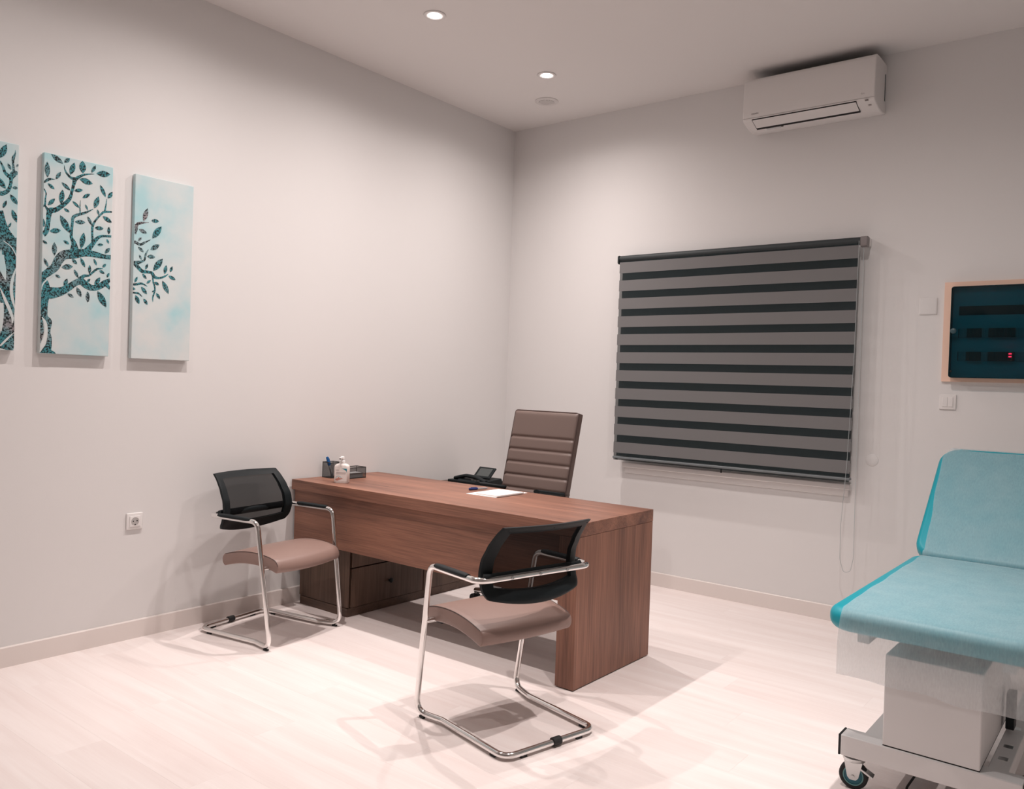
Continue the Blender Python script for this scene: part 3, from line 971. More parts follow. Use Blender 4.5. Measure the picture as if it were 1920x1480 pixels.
LX0, LX1, LZ0, LZ1 = 3.163-q2.x, 3.69-q2.x, 1.481-q2.z, 1.981-q2.z
M_panel = mat('inner_panel', (0.62, 0.64, 0.65), 0.5)
fpart('inner_panel', bx(LX0+0.004, LX1-0.004, -0.030, -0.0, LZ0+0.004, LZ1-0.004), M_panel)
M_smoke = see_through('smoked_teal_lid', (0.004, 0.024, 0.031), 0.84, tint=(0.22, 0.60, 0.67), rough=0.08, gloss=0.035)
MR = trl((LX0+LX1)/2, 0, (LZ0+LZ1)/2) @ rot_x(math.pi/2)
lid = fpart('lid', rslab(NB(), (LX1-LX0)/2, (LZ1-LZ0)/2, 0.068, 0.072, 0.014, 0.0015, M=MR), M_smoke, sm=40)
bm = NB()
rim_o = [(x, y_) for x, y_ in rrect((LX1-LX0)/2, (LZ1-LZ0)/2, 0.014)]
rim_i = [(x, y_) for x, y_ in rrect((LX1-LX0)/2-0.003, (LZ1-LZ0)/2-0.003, 0.011)]
rings(bm, [[(x, y_, 0.0155) for x, y_ in rim_o], [(x, y_, 0.0675) for x, y_ in rim_o], [(x, y_, 0.0675) for x, y_ in rim_i], [(x, y_, 0.0155) for x, y_ in rim_i], [(x, y_, 0.0155) for x, y_ in rim_o]], cap=False, M=MR)
fpart('lid_rim', bm, mat('dark_teal_plastic', (0.004, 0.02, 0.025), 0.3), sm=30)
fpart('lock_knob', lathe(NB(), [(0.015, 0.0725), (0.015, 0.080), (0.011, 0.083)], 20, M=trl(LX0+0.018, 0, 1.737-q2.z) @ rot_x(math.pi/2)), mat('knob_teal', (0.03, 0.075, 0.09), 0.4), sm=40)
M_break = mat('breaker_black', (0.025, 0.025, 0.025), 0.45)
M_blank = mat('grey_blank', (0.45, 0.48, 0.49), 0.5)
for zc in (1.850, 1.727, 1.600):
    z = zc-q2.z
    fpart('row_opening', bx(LX0+0.035, LX1-0.03, -0.032, -0.0305, z-0.025, z+0.025), M_dark)
    if zc > 1.8:
        continue
    x = LX0+0.040
    while x < LX1-0.05:
        wx = x+q2.x
        dk = 3.247 < wx+0.009 < 3.316 or 3.354 < wx+0.009 < 3.468
        wd = 0.0165 if dk else 0.0052
        bk = fpart('circuit_breaker' if dk else 'blank_cover', bx(x, x+wd, -0.052 if dk else -0.036, -0.032, z-0.0245, z+0.0245), M_break if dk else M_blank)
        if dk:
            obj('toggle', bx(x+0.004, x+0.0125, -0.061, -0.052, z-0.004, z+0.007), M_break, bk, None)
        x += wd+0.0013
M_led = mat('red_led', (0.3, 0.0, 0.02), 0.4, emit=(1.0, 0.004, 0.01), es=26.0)
for dz in (0.006, -0.009):
    fpart('indicator_lamp', bx(3.446-q2.x, 3.459-q2.x, -0.0655, -0.0605, 1.607+dz-0.003-q2.z, 1.607+dz+0.003-q2.z), M_led)
fpart('lid_screw', lathe(NB(), [(0.006, 0.0722), (0.005, 0.0735)], 12, M=trl(LX0+0.012, 0, LZ0+0.035) @ rot_x(math.pi/2)), M_dark, sm=40)

# ------------------------------------------------------------------ plates on the walls
def plate(name, label, cat, x, y, z, rz):
    return thing(name, label, cat, (x, y, z), rz)
RXU = rot_x(math.pi/2)      # slab z axis becomes -y (towards the room from the window wall)
t = plate('blank_plate', 'flush white blank square cover plate left of the fuse box', 'cover plate', 3.036, 0, 1.883, 0)
obj('plate', rslab(NB(), 0.046, 0.047, 0.0, 0.006, 0.004, 0.002, M=RXU), M_wall, t, 40)
obj('cover_insert', rslab(NB(), 0.042, 0.043, 0.006, 0.0075, 0.003, 0.001, M=RXU), M_wall, t, 40)
t = plate('light_switch', 'white two-gang light switch below the fuse box', 'light switch', 3.155, 0, 1.346, 0)
obj('switch_frame', rslab(NB(), 0.042, 0.042, 0.0, 0.009, 0.004, 0.003, M=RXU), M_white, t, 40)
for s in (-0.0135, 0.0135):
    obj('rocker', rslab(NB(), 0.0128, 0.0265, 0.009, 0.0125, 0.001, 0.001, M=trl(s+0.0, 0, 0) @ RXU), M_white, t, 40)
t = plate('round_cover', 'round white blanking cap on the wall beside the blind cord', 'cover plate', 2.767, 0, 0.988, 0)
obj('cap', lathe(NB(), [(0.036, 0.0), (0.036, 0.002), (0.033, 0.004), (0.01, 0.0045)], 28, M=RXU), M_wall, t)
t = plate('wall_socket', 'white round-pin wall socket on the left wall under the tree canvases', 'wall socket', 0, -3.005, 0.602, math.pi/2)
obj('socket_frame', rslab(NB(), 0.0425, 0.0425, 0.0, 0.010, 0.005, 0.004, M=RXU), M_white, t, 40)
ins = obj('socket_insert', rslab(NB(), 0.0275, 0.0275, 0.010, 0.0135, 0.003, 0.0015, M=RXU), M_white, t, 40)
obj('socket_well', lathe(NB(), [(0.0205, 0.0137), (0.0205, 0.0141), (0.0195, 0.0143), (0.0195, 0.0139), (0.004, 0.0138)], 30, M=RXU), mat('well_grey', (0.45, 0.43, 0.42), 0.6), ins)
for a, b in ((-0.0095, 0.001), (0.0095, 0.002), (0.0, -0.0165)):
    obj('pin_hole', lathe(NB(), [(0.0032, 0.0139), (0.003, 0.0146)], 12, M=trl(a, 0, b) @ RXU), M_dark, ins)

# ------------------------------------------------------------------ tree canvases on the left wall
ART = {1:[[[.2404,.8467,.2649,.913,.0262],[.2712,.83,.2863,.8062,.0119],[.3066,.8236,.3166,.8372,.0092],[.2251,.7641,.2665,.7172,.0237],[.2931,.7281,.3155,.7296,.0128],[.2845,.6953,.3163,.6565,.0196],[.2569,.6292,.2706,.666,.0132],[.2933,.6296,.3167,.5758,.0207],[.2806,.5455,.2917,.5715,.0089]],[[.2407,.8341,.0058,.2528,.8114,.0102,.262,.788,.0134,.2768,.7753,.0168,.2857,.7708,.0161,.285,.7386,.0132,.2754,.711,.0166,.2554,.6942,.0189,.2439,.6935,.0221],[.2857,.7708,.0212,.2999,.7932,.0251,.3131,.7945,.0128],[.2967,.8021,.0117,.293,.8366,.0103,.2939,.8592,.0132,.3008,.8801,.0059,.301,.8963,.0015],[.2399,.6149,.0374,.2525,.5663,.0377,.2651,.5237,.0499,.2803,.4942,.0619,.2867,.4695,.0764],[.2783,.4993,.084,.286,.4562,.0637,.2877,.3826,.0571,.2822,.3265,.0671,.2768,.2705,.0804,.2864,.2161,.0606,.2911,.1611,.0438,.2906,.1055,.0506,.2881,.0682,.0608,.2792,.0196,.0745,.2695,.0006,.0412]],[[.2619,.4857,.0035,.2925,.4646,.0042,.3101,.4375,.0041,.3174,.4163,.0027],[.25,.4215,.0298,.2576,.3786,.0299,.2668,.343,.0201,.2741,.3145,.0047],[.3166,.3753,.0021,.3026,.3216,.0119,.2986,.2729,.0135,.3047,.2291,.0119,.3177,.182,.0034],[.2533,.2753,.0034,.2744,.226,.0119,.2958,.1763,.0137,.3067,.1438,.0102,.3039,.1176,.0017],[.2591,.0185,.007,.2852,.0495,.0088,.3132,.0811,.0018],[.2548,.2094,.0266,.2593,.1583,.0232,.2576,.0846,.0133]]],2:[[[.0298,.9216,.0821,.8888,.0226],[.0884,.8953,.112,.921,.018],[.1155,.8442,.1336,.9057,.0244],[.1727,.8635,.1695,.9225,.0314],[.2127,.8757,.232,.9146,.0152],[.2364,.8775,.3019,.8867,.0292],[.1585,.8348,.2191,.8237,.027],[.0126,.8828,.0159,.8108,.0233],[.0521,.8103,.0735,.8484,.016],[.0175,.784,.0476,.7627,.0145],[.0779,.8014,.1174,.7719,.0163],[.1353,.7739,.1747,.7853,.0168],[.0772,.7,.0835,.7684,.0239],[.0205,.6843,.0505,.72,.0177],[.2549,.826,.283,.7725,.0171],[.2928,.7692,.3192,.8061,.0191],[.174,.7476,.2096,.7735,.0163],[.2306,.7086,.2495,.7694,.0245],[.1284,.724,.162,.6975,.0126],[.1874,.7194,.2005,.6944,.0094],[.0905,.6824,.1167,.6697,.0126],[.2443,.706,.2536,.6799,.0102],[.2709,.6778,.3163,.6542,.0201],[.1996,.665,.2209,.6256,.0135],[.0753,.6477,.1207,.573,.0306],[.1422,.6292,.1903,.6341,.0197],[.0312,.5666,.0802,.5781,.0232],[.0018,.6196,.0059,.5806,.0124],[.2347,.6159,.2766,.6194,.019],[.3017,.6324,.3027,.5957,.0147],[.1735,.5063,.1848,.5852,.0249],[.0012,.5187,.0223,.5064,.0113],[.0926,.533,.1188,.5192,.0132],[.053,.5184,.0551,.4569,.0221],[.2488,.5366,.2773,.5409,.0121],[.2929,.5714,.3039,.5503,.0097],[.286,.5003,.3097,.5301,.0174],[.0086,.4384,.0292,.4011,.0132],[.0874,.407,.1383,.4172,.0246],[.134,.4524,.157,.4305,.0157],[.1719,.463,.194,.421,.0158],[.2337,.4662,.2488,.4373,.0115],[.2768,.4318,.2932,.4494,.0128],[.216,.3912,.2156,.4347,.0142],[.262,.4145,.2871,.4019,.0138],[.2993,.385,.309,.4083,.0117],[.1439,.4037,.1646,.3668,.0139],[.0598,.3689,.0836,.3577,.0121],[.1015,.3184,.1141,.3572,.0187],[.2046,.3518,.2202,.3681,.0114],[.2406,.3396,.2666,.381,.0198],[.1169,.2871,.1455,.2722,.0133],[.1581,.3212,.1801,.2779,.0192],[.2117,.2547,.2093,.307,.0184],[.2557,.3138,.2995,.24,.0307]],[[.0021,.5436,.0222,.0171,.566,.022,.0239,.6102,.0188,.0262,.6438,.0235,.0336,.6618,.0261,.0556,.6692,.0215,.0869,.6969,.0197,.1151,.7309,.0164,.1256,.7702,.013,.1314,.7985,.0147,.1357,.8231,.0196,.1321,.8343,.0163],[.1355,.8299,.0168,.1191,.8314,.0133,.1025,.8447,.0098,.0907,.864,.0064,.088,.8818,.0019],[.1389,.8272,.0167,.155,.8426,.0135,.1778,.8578,.0095,.2044,.8671,.0055,.2264,.8712,.0017],[-.0036,.7809,.0045,.0116,.795,.0114,.0239,.8042,.0115,.049,.8086,.0017],[.0,.7579,.005,.0114,.7371,.0056,.009,.7102,.0068,.0081,.6835,.0087,-.0011,.6752,.0081],[.0082,.6802,.0063,.0211,.6628,.0144,.0339,.6519,.0161],[.1439,.4985,.0394,.1399,.5285,.023,.1277,.5538,.0147,.1285,.5878,.013,.1309,.6221,.0124,.1336,.6464,.0148,.1497,.6611,.0135,.1891,.6803,.0102,.2256,.7042,.0027],[.1652,.6742,.0066,.1635,.7029,.0046,.165,.7339,.0017],[.2264,.5418,.0119,.2237,.5829,.0102,.2244,.6211,.0118,.2372,.651,.0096,.2604,.6828,.0096,.279,.7002,.0104,.3191,.7075,.0063],[.2806,.704,.0087,.2851,.7328,.0062,.2888,.7649,.0021],[.1939,.4921,.0304,.2233,.531,.0205,.243,.5617,.0172,.2632,.5789,.0121,.2873,.5845,.0105,.317,.5875,.0105],[.3187,.4854,.0203,.282,.4839,.022,.2457,.4879,.0273,.1922,.4893,.0341,.1403,.4764,.0427,.0961,.4648,.0421,.0732,.4369,.0409,.0573,.4031,.0375,.0282,.3748,.0342,.0026,.3507,.03,-.0034,.3257,.0293],[.0108,.2786,.0451,.0437,.2821,.0523,.0869,.2938,.0387,.1203,.3152,.0317,.1507,.3401,.0284,.1782,.3505,.0323,.2033,.3353,.0323,.232,.3258,.0273,.2605,.3345,.0256,.2891,.3561,.0275,.3161,.3759,.0129],[.2928,.3529,.022,.3079,.3398,.0147,.3173,.3298,.0111],[.171,.3604,.0213,.1916,.3791,.0143,.2127,.3835,.009,.23,.4002,.0094,.2511,.4193,.0094,.2781,.4254,.0022],[-.004,.3534,.0199,.0146,.3243,.0362,.0189,.2829,.0426,.0135,.237,.0375,.0145,.1953,.0327,.0217,.168,.0249,.0387,.1484,.025,.0394,.1169,.0149,.0399,.0959,.0116,.0422,.0715,.0199,.0396,.0397,.0265,.0335,.0183,.0397,.0339,.0043,.0693,.034,.0001,.0792],[.0003,.1732,.013,.0047,.1248,.0196,.0072,.0901,.0163,.0017,.048,.0039]],[[.0549,.3659,.0017,.0257,.343,.0061,.0051,.3128,.0059,-.0019,.2633,.0026],[.007,.1668,.0033,.0206,.1435,.0132,.0264,.1089,.0148,.0223,.0737,.0165,.01,.0415,.0133,.0006,.0235,.0066]]],3:[[[.0458,.6931,.0657,.7634,.0246],[.0862,.7042,.1273,.7081,.0192],[.0236,.6507,.0652,.6364,.0191],[.0937,.6149,.1417,.6843,.0309],[.0212,.5915,.0382,.6121,.0128],[.0862,.5574,.1338,.5888,.0243],[.022,.5618,.0514,.5395,.014],[.0697,.5209,.1124,.5229,.0192],[.028,.523,.0414,.4997,.0106],[.1039,.4518,.1529,.5204,.031],[.0621,.4537,.0749,.4843,.0131],[.165,.4425,.1731,.4905,.0193],[.1958,.4566,.2057,.4879,.0147],[.1868,.4362,.2253,.4202,.0174],[.0475,.4298,.0696,.4065,.013],[.0088,.3813,.0222,.4115,.0129],[.0703,.3833,.0927,.4032,.0122],[.111,.3953,.1368,.3829,.0155],[.154,.4064,.1904,.3438,.0254],[.0428,.3633,.0739,.3299,.0182],[.1227,.3407,.1439,.3124,.015],[.0998,.3435,.1151,.3533,.0073],[.0146,.3184,.0353,.2767,.0202],[.0572,.3049,.0783,.2768,.0155],[-.0086,.3516,.0137,.3482,.0138]],[[.0021,.6222,.0161,.0054,.6484,.0242,.0128,.6715,.016,.0329,.6829,.0127,.074,.6928,.0024],[-.0097,.6795,.008,-.0009,.6553,.0141,.0037,.6363,.0182],[-.0088,.575,.0138,.0052,.5831,.0158,.0319,.5745,.0127,.0562,.589,.0104,.0868,.6078,.002],[-.008,.4763,.0196,.0141,.4793,.0217,.0384,.4885,.0128,.0566,.501,.0098,.062,.5298,.0099,.0758,.5559,.0033],[.0061,.4762,.02,.027,.4571,.0193,.0479,.4419,.018,.0811,.4421,.0145,.098,.4382,.0172,.1111,.4216,.0172,.1366,.4186,.0113,.1662,.4304,.009,.1852,.4458,.0025],[.1026,.4226,.0092,.1055,.3946,.0084,.1147,.3674,.0093,.1133,.3429,.0084,.1056,.3178,.0076,.1063,.2936,.0025],[-.0111,.3691,.0095,.0171,.3724,.0111,.0456,.3797,.0104,.0749,.369,.0024],[-.01,.3277,.0079,.0102,.3299,.0087,.0306,.3281,.0088,.0495,.3141,.0024]],[]]}
def canvas_material(name, seed):
    m = bpy.data.materials.new(name)
    m.use_nodes = True
    nt = m.node_tree
    b = nt.nodes['Principled BSDF']
    b.inputs['Roughness'].default_value = 0.8
    g = nd(nt, 'ShaderNodeNewGeometry')
    mp = nd(nt, 'ShaderNodeMapping')
    mp.inputs['Location'].default_value = (seed, seed*2.1, 0)
    nt.links.new(g.outputs['Position'], mp.inputs[0])
    n = nd(nt, 'ShaderNodeTexNoise')
    n.inputs['Scale'].default_value = 4.0
    n.inputs['Detail'].default_value = 4
    nt.links.new(mp.outputs[0], n.inputs['Vector'])
    cr = nd(nt, 'ShaderNodeValToRGB')
    e = cr.color_ramp.elements
    e[0].position = 0.34
    e[0].color = (0.40, 0.64, 0.68, 1)
    e[1].position = 0.66
    e[1].color = (0.67, 0.70, 0.695, 1)
    k = e.new(0.47)
    k.color = (0.55, 0.67, 0.69, 1)
    nt.links.new(n.outputs['Fac'], cr.inputs[0])
    nt.links.new(cr.outputs[0], b.inputs['Base Color'])
    n2 = nd(nt, 'ShaderNodeTexNoise')
    n2.inputs['Scale'].default_value = 500
    nt.links.new(g.outputs['Position'], n2.inputs['Vector'])
    bp = nd(nt, 'ShaderNodeBump')
    bp.inputs['Strength'].default_value = 0.15
    bp.inputs['Distance'].default_value = 0.001
    nt.links.new(n2.outputs['Fac'], bp.inputs['Height'])
    nt.links.new(bp.outputs[0], b.inputs['Normal'])
    return m
def speckle_material():
    m = bpy.data.materials.new('speckled_teal_print')
    m.use_nodes = True
    nt = m.node_tree
    b = nt.nodes['Principled BSDF']
    b.inputs['Roughness'].default_value = 0.8
    g = nd(nt, 'ShaderNodeNewGeometry')
    lo = nd(nt, 'ShaderNodeTexNoise')
    lo.inputs['Scale'].default_value = 5.5
    nt.links.new(g.outputs['Position'], lo.inputs['Vector'])
    c1 = nd(nt, 'ShaderNodeValToRGB')
    e = c1.color_ramp.elements
    e[0].position, e[0].color = 0.50, (0.05, 0.25, 0.29, 1)
    e[1].position, e[1].color = 0.78, (0.42, 0.30, 0.31, 1)
    k = e.new(0.62)
    k.color = (0.16, 0.28, 0.31, 1)
    nt.links.new(lo.outputs['Fac'], c1.inputs[0])
    hi = nd(nt, 'ShaderNodeTexNoise')
    hi.inputs['Scale'].default_value = 150
    hi.inputs['Detail'].default_value = 2
    nt.links.new(g.outputs['Position'], hi.inputs['Vector'])
    c2 = nd(nt, 'ShaderNodeValToRGB')
    e = c2.color_ramp.elements
    e[0].position, e[0].color = 0.42, (0.008, 0.02, 0.024, 1)
    e[1].position, e[1].color = 0.56, (1, 1, 1, 1)
    nt.links.new(hi.outputs['Fac'], c2.inputs[0])
    mx = nd(nt, 'ShaderNodeMix', data_type='RGBA', blend_type='MULTIPLY')
    mx.inputs[0].default_value = 1.0
    nt.links.new(c1.outputs[0], mx.inputs[6])
    nt.links.new(c2.outputs[0], mx.inputs[7])
    nt.links.new(mx.outputs[2], b.inputs['Base Color'])
    return m
M_speck = speckle_material()
# the part of the trunk canvas beyond the photo edge goes on with the same tree
_w = 0.317
for a, b, c, d, wd in ART[2][0]:
    if max(a, c) < 0.30 and min(a, c) > 0.055:
        ART[1][0].append([_w-a-0.005, b, _w-c-0.005, d, wd])
for fl_ in ART[2][1]:
    m_ = [(_w-x_-0.005 if i % 3 == 0 else x_) for i, x_ in enumerate(fl_)]
    if max(m_[0::3]) < 0.27:
        ART[1][1].append(m_)
ART[1][1].append([0.15, 0.0, 0.20, 0.16, 0.12, 0.13, 0.17, 0.25, 0.11, 0.16, 0.36, 0.13, 0.13, 0.46, 0.09, 0.09, 0.54, 0.05, 0.04, 0.60, 0.03])
ART[1][1].append([0.17, 0.34, 0.12, 0.21, 0.44, 0.08, 0.24, 0.50, 0.06, 0.262, 0.54, 0.05])
ART[1][1].append([0.19, 0.42, 0.07, 0.18, 0.55, 0.04, 0.20, 0.66, 0.03, 0.19, 0.78, 0.015, 0.21, 0.88, 0.004])
def catmull(p, n=6):
    out = []
    for i in range(len(p)-1):
        a, b, c, d = p[max(i-1, 0)], p[i], p[i+1], p[min(i+2, len(p)-1)]
        for k in range(n):
            t = k/n
            out.append([0.5*(2*b[j]+(c[j]-a[j])*t+(2*a[j]-5*b[j]+4*c[j]-d[j])*t*t+(3*b[j]-a[j]-3*c[j]+d[j])*t**3) for j in range(3)])
    out.append(list(p[-1]))
    return out
CANV = {1: (-3.911, -3.594, 1.440, 2.363), 2: (-3.488, -3.1715, 1.4338, 2.3572), 3: (-3.0593, -2.7444, 1.4291, 2.3529)}
CLAB = {1: 'tree canvas cut by the left photo edge, mostly thick trunk', 2: 'tree canvas with trunk and many leafy branches, middle one in view', 3: 'pale tree canvas with a few branch tips, nearest the desk'}
for k, (y0, y1, z0, z1) in CANV.items():
    cw, chh = y1-y0, z1-z0
    t = thing('wall_canvas', CLAB[k], 'wall art', (0, (y0+y1)/2, z0), 0, 'tree canvases on the left wall')
    mc = canvas_material('watercolour_canvas', k*3.7)
    bevel(obj('canvas', bx(0.004, 0.030, -cw/2, cw/2, 0, chh), mc, t), 0.002)
    def ribbons(data, xx, bm):
        for n_rib, fl_ in enumerate(data):
            xr = xx+0.00005*n_rib
            p = [fl_[i:i+3] for i in range(0, len(fl_), 3)]
            p = catmull(p)
            Lv, Rv = [], []
            for i, (a, b, wd) in enumerate(p):
                i0, i1 = max(i-1, 0), min(i+1, len(p)-1)
                dx, dy = p[i1][0]-p[i0][0], p[i1][1]-p[i0][1]
                n_ = math.hypot(dx, dy) or 1
                ox, oy = -dy/n_*wd/2, dx/n_*wd/2
                cl = lambda u_, v_: (xr, min(max(u_, 0.0015), cw-0.0015)-cw/2, min(max(v_, 0.0015), chh-0.0015))
                Lv.append(bm.verts.new(cl(a+ox, b+oy)))
                Rv.append(bm.verts.new(cl(a-ox, b-oy)))
            for i in range(len(p)-1):
                bm.faces.new((Lv[i], Lv[i+1], Rv[i+1], Rv[i]))
        return bm
    def leaves(data, xx, bm):
        for n_leaf, (a, b, c, d, wd) in enumerate(data):
            dx, dy = c-a, d-b
            n_ = math.hypot(dx, dy) or 1
            pts = []
            for sgn in (1, -1):
                for i in range(9):
                    tt = i/8 if sgn > 0 else 1-i/8
                    if (sgn > 0 and i == 8) or (sgn < 0 and i == 8):
                        continue
                    o_ = sgn*wd/2*math.sin(math.pi*tt)**0.85
                    u_, v_ = a+dx*tt-dy/n_*o_, b+dy*tt+dx/n_*o_
                    pts.append(bm.verts.new((xx+0.00003*(n_leaf % 8), min(max(u_, 0.0015), cw-0.0015)-cw/2, min(max(v_, 0.0015), chh-0.0015))))
            bm.faces.new(pts)
        return bm
    lv, rb, hl = ART[k]
    obj('printed_branches', ribbons(rb, 0.0302, NB()), M_speck, t, None)
    obj('printed_leaves', leaves(lv, 0.0312, NB()), M_speck, t, None)
    if hl:
        obj('printed_highlights', ribbons(hl, 0.0315, NB()), mc, t, None)

# ------------------------------------------------------------------ examination couch
EX0, EX1 = 3.2, 3.85
PY0, PY1, PZ0, PZ1 = -2.205, -0.905, 0.556, 0.637
ex = thing('examination_couch', 'teal padded examination couch on a white wheeled base', 'examination couch', (3.525, -1.55, 0))
q3 = ex.location
hx = (EX1-EX0)/2
obj('seat_pad', rslab(NB(), hx, (PY1-PY0)/2, PZ0, PZ1, 0.085, 0.036, n=10, ne=8, M=trl(0, (PY0+PY1)/2-q3.y, 0)), M_teal, ex, 60)
# reclined back pad: hinge line at the end of the seat pad
B0, B1 = Vector((0, -0.935, 0.640)), Vector((0, -0.352, 1.118))
bd = (B1-B0)
BLn = bd.length
bd.normalize()
bn = Vector((0, -bd.z, bd.y))
if bn.z < 0:
    bn = -bn
MBk = Matrix(((1, 0, 0, 0), (0, bd.y, bn.y, B0.y-q3.y), (0, bd.z, bn.z, B0.z), (0, 0, 0, 1)))
obj('back_pad', rslab(NB(), hx, BLn/2, -0.078, 0.0, 0.10, 0.030, n=10, ne=8, M=MBk @ trl(0, BLn/2, 0)), M_teal, ex, 60)
def ep(name, x0, x1, y0, y1, z0, z1, m=M_powder, bev=0.003, par=None):
    p = obj(name, bx(x0-q3.x, x1-q3.x, y0-q3.y, y1-q3.y, z0, z1), m, par or ex, 35)
    if bev:
        bevel(p, bev)
    return p
# upper frame under the pads
for x in (3.285, 3.725):
    ep('pad_rail', x, x+0.04, -2.10, -0.55, 0.505, 0.545)
    ep('pad_block', x, x+0.04, -2.10, -2.02, 0.5452, 0.5565, M_steel, 0)
for y_ in (-1.95, -1.2, -0.65):
    ep('cross_rail', 3.325, 3.725, y_, y_+0.04, 0.51, 0.54)
ep('lift_column', 3.391, 3.682, -2.148, -1.50, 0.1925, 0.50, M_powder, 0.004)
ep('column_seam', 3.392, 3.681, -2.146, -1.502, 0.1895, 0.1925, M_dark, 0)
ep('back_strut', 3.50, 3.54, -0.80, -0.74, 0.52, 0.72, M_steel, 0)
BZ0, BZ1 = 0.118, 0.1895
for y0, y1 in ((-2.152, -2.075), (-0.62, -0.545)):
    bmn = ep('cross_beam', 3.257, 3.80, y0, y1, BZ0, BZ1, M_powder, 0.004)
    ep('beam_end_cap', 3.250, 3.257, y0, y1, BZ0, BZ1, M_rubber, 0.002, None)
    ep('beam_end_cap', 3.80, 3.807, y0, y1, BZ0, BZ1, M_rubber, 0.002, None)
for x0, x1 in ((3.315, 3.375), (3.692, 3.752)):
    ep('base_rail', x0, x1, -2.075, -0.62, 0.125, 0.185)
for y_ in (-1.98, -1.86, -1.66):
    ep('rail_slot', 3.708, 3.736, y_, y_+0.03, 0.185, 0.1854, M_steel, 0)
ep('control_unit', 3.695, 3.722, -1.72, -1.66, 0.20, 0.33, M_black, 0.003)
def caster(cx, cy, rz):
    M0 = trl(cx-q3.x, cy-q3.y, 0) @ rot_z(rz)
    c = obj('caster_fork', prism(NB(), [(-0.030, 0.100), (0.030, 0.100), (0.018, 0.045), (0.010, 0.036), (-0.010, 0.036), (-0.018, 0.045)], -0.0215, -0.0175, 'y', M0), M_steel, ex, 30)
    bm2 = prism(NB(), [(-0.030, 0.100), (0.030, 0.100), (0.018, 0.045), (0.010, 0.036), (-0.010, 0.036), (-0.018, 0.045)], 0.0175, 0.0215, 'y', M0)
    obj('fork_plate', bm2, M_steel, c, 30)
    obj('swivel_plate', lathe(NB(), [(0.036, 0.100), (0.038, 0.104), (0.038, 0.112), (0.020, 0.118)], 24, M=M0), M_steel, c, 30)
    Mw = M0 @ trl(0, 0, 0.0475) @ rot_x(math.pi/2)
    obj('tyre', lathe(NB(), [(0.034, -0.014), (0.043, -0.014), (0.0475, -0.009), (0.0475, 0.009), (0.043, 0.014), (0.034, 0.014), (0.034, -0.014)], 32, M=Mw, cap=False), M_rubber, c, 40)
    obj('wheel_ring', lathe(NB(), [(0.030, -0.0135), (0.0345, -0.0135), (0.0345, 0.0135), (0.030, 0.0135), (0.030, -0.0135)], 32, M=Mw, cap=False), mat('pale_teal_plastic', (0.12, 0.30, 0.31), 0.45), c, 40)
    obj('wheel_disc', lathe(NB(), [(0.0305, -0.011), (0.012, -0.013), (0.012, 0.013), (0.0305, 0.011)], 32, M=Mw), mat('wheel_teal', (0.01, 0.13, 0.18), 0.45), c, 40)
    obj('axle', lathe(NB(), [(0.006, -0.025), (0.006, 0.025)], 12, M=Mw), M_steel, c, 40)
    obj('brake_pedal', box(NB(), 0.02, 0.072, -0.018, 0.018, -0.003, 0.003, M0 @ trl(0, 0, 0.090) @ rot_y(0.5)), M_steel, c, None)
for cx, cy, rz in ((3.295, -2.112, 0.1), (3.765, -2.112, 0.3), (3.295, -0.583, 0.1), (3.765, -0.583, 0.0)):
    caster(cx, cy, rz)
obj('power_cord', sweep(NB(), fillet([(3.50-q3.x, -1.98-q3.y, 0.125), (3.44-q3.x, -2.03-q3.y, 0.006), (3.48-q3.x, -2.00-q3.y, 0.005), (3.60-q3.x, -1.9-q3.y, 0.005), (3.80-q3.x, -1.5-q3.y, 0.005), (3.95-q3.x, -1.3-q3.y, 0.005)], 0.05), 0.004, 8), M_rubber, ex, 60)

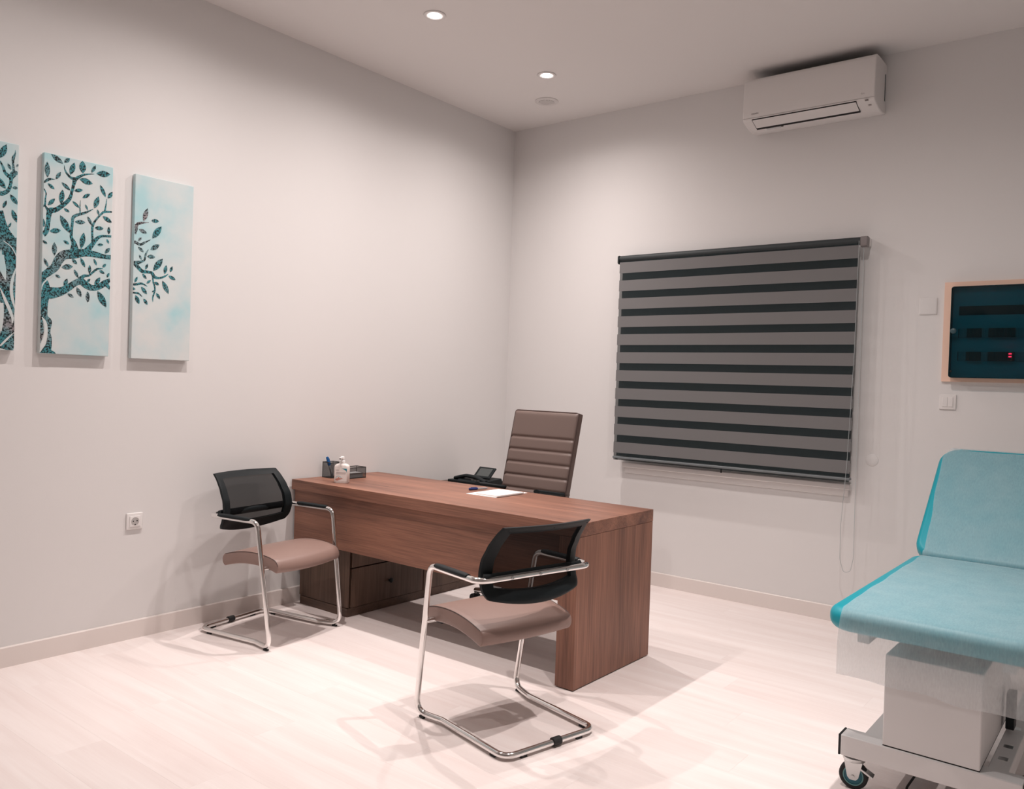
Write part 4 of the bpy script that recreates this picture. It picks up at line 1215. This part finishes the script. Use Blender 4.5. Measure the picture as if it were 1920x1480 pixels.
# thin disposable sheet: over the back pad, along the seat, over the foot end and hanging
prof = []
e = 0.0022
top = B1-bd*0.012
back_over = top-bn*0.05+bd*0.016
for p in (back_over, top-bn*0.028+bd*0.014, top-bn*0.008+bd*0.005, top-bd*0.025):
    prof.append(p+bn*e)
for i in range(1, 16):
    prof.append(B1-bd*(0.04+(BLn-0.04-0.030)*i/15)+bn*e)
ac0 = B0+bd*0.030-bn*0.030
for i in range(1, 6):
    a = math.radians(80)*i/5
    prof.append(ac0+(bn*math.cos(a)-bd*math.sin(a))*(0.030+e))
prof.append(Vector((0, -0.957, PZ1+e+0.0012)))
prof.append(Vector((0, -0.985, PZ1+e)))
for i in range(1, 24):
    prof.append(Vector((0, -0.985+(PY0+0.036+0.985)*i/23, PZ1+e)))
for i in range(1, 9):
    a = math.pi/2*i/8
    prof.append(Vector((0, PY0+0.036-(0.036+e)*math.sin(a), PZ1-0.036+(0.036+e)*math.cos(a))))
for i in range(1, 13):
    t = i/12
    prof.append(Vector((0, PY0-e-0.004*t+0.0, PZ1-0.036-(0.188)*t)))
npf = len(prof)
acc = [0.0]
for a, b in zip(prof[:-1], prof[1:]):
    acc.append(acc[-1]+(b-a).length)
tot = acc[-1]
NX = 40
bm = NB()
G = []
for j, p in enumerate(prof):
    s = acc[j]/tot
    left = EX0+0.030
    if j < 4:
        left = EX0+0.055-0.006*j
    elif j < 19:
        left = EX0+0.018+0.034*((j-4)/15)
    elif p.z > PZ1-0.002:
        left = EX0+0.044+0.010*((j-19)/30.0)
    else:
        left = EX0+0.052+0.004*math.sin(9*s)
    left += 0.0025*math.sin(31*s)+0.0015*math.sin(57*s+1)
    rw = []
    hang = max(0.0, (PZ1-0.036-p.z)/0.188) if p.y < PY0+0.01 else 0.0
    for i in range(NX+1):
        u = i/NX
        x = left+(3.835-left)*u
        v = Vector((x, p.y, p.z))
        if hang > 0:
            v.y -= hang*(0.006+0.007*math.sin(u*9.0+0.6)+0.004*math.sin(u*23.0))
            v.z += hang*(0.006*math.sin(u*5+1.2)+0.003*math.sin(u*17))
        elif 4 <= j < 18:
            v += bn*(0.0008+0.0008*math.sin(7*u+0.8*j)+0.0050*math.exp(-((j-15.0)/0.8)**2-((u-0.12)/0.16)**2)+0.003*math.exp(-((j-16.4+9*(u-0.45))/0.7)**2-((u-0.36)/0.12)**2))
        else:
            v.z += 0.0005*(1+math.sin(8*u+0.7*j))
        rw.append(bm.verts.new(v))
    G.append(rw)
for j in range(npf-1):
    for i in range(NX):
        bm.faces.new((G[j][i], G[j][i+1], G[j+1][i+1], G[j+1][i]))
so = obj('couch_sheet', bm, M_sheet, None, 70)
tag(so, 'thin translucent paper sheet draped over the teal couch, hanging at its foot', 'sheet')
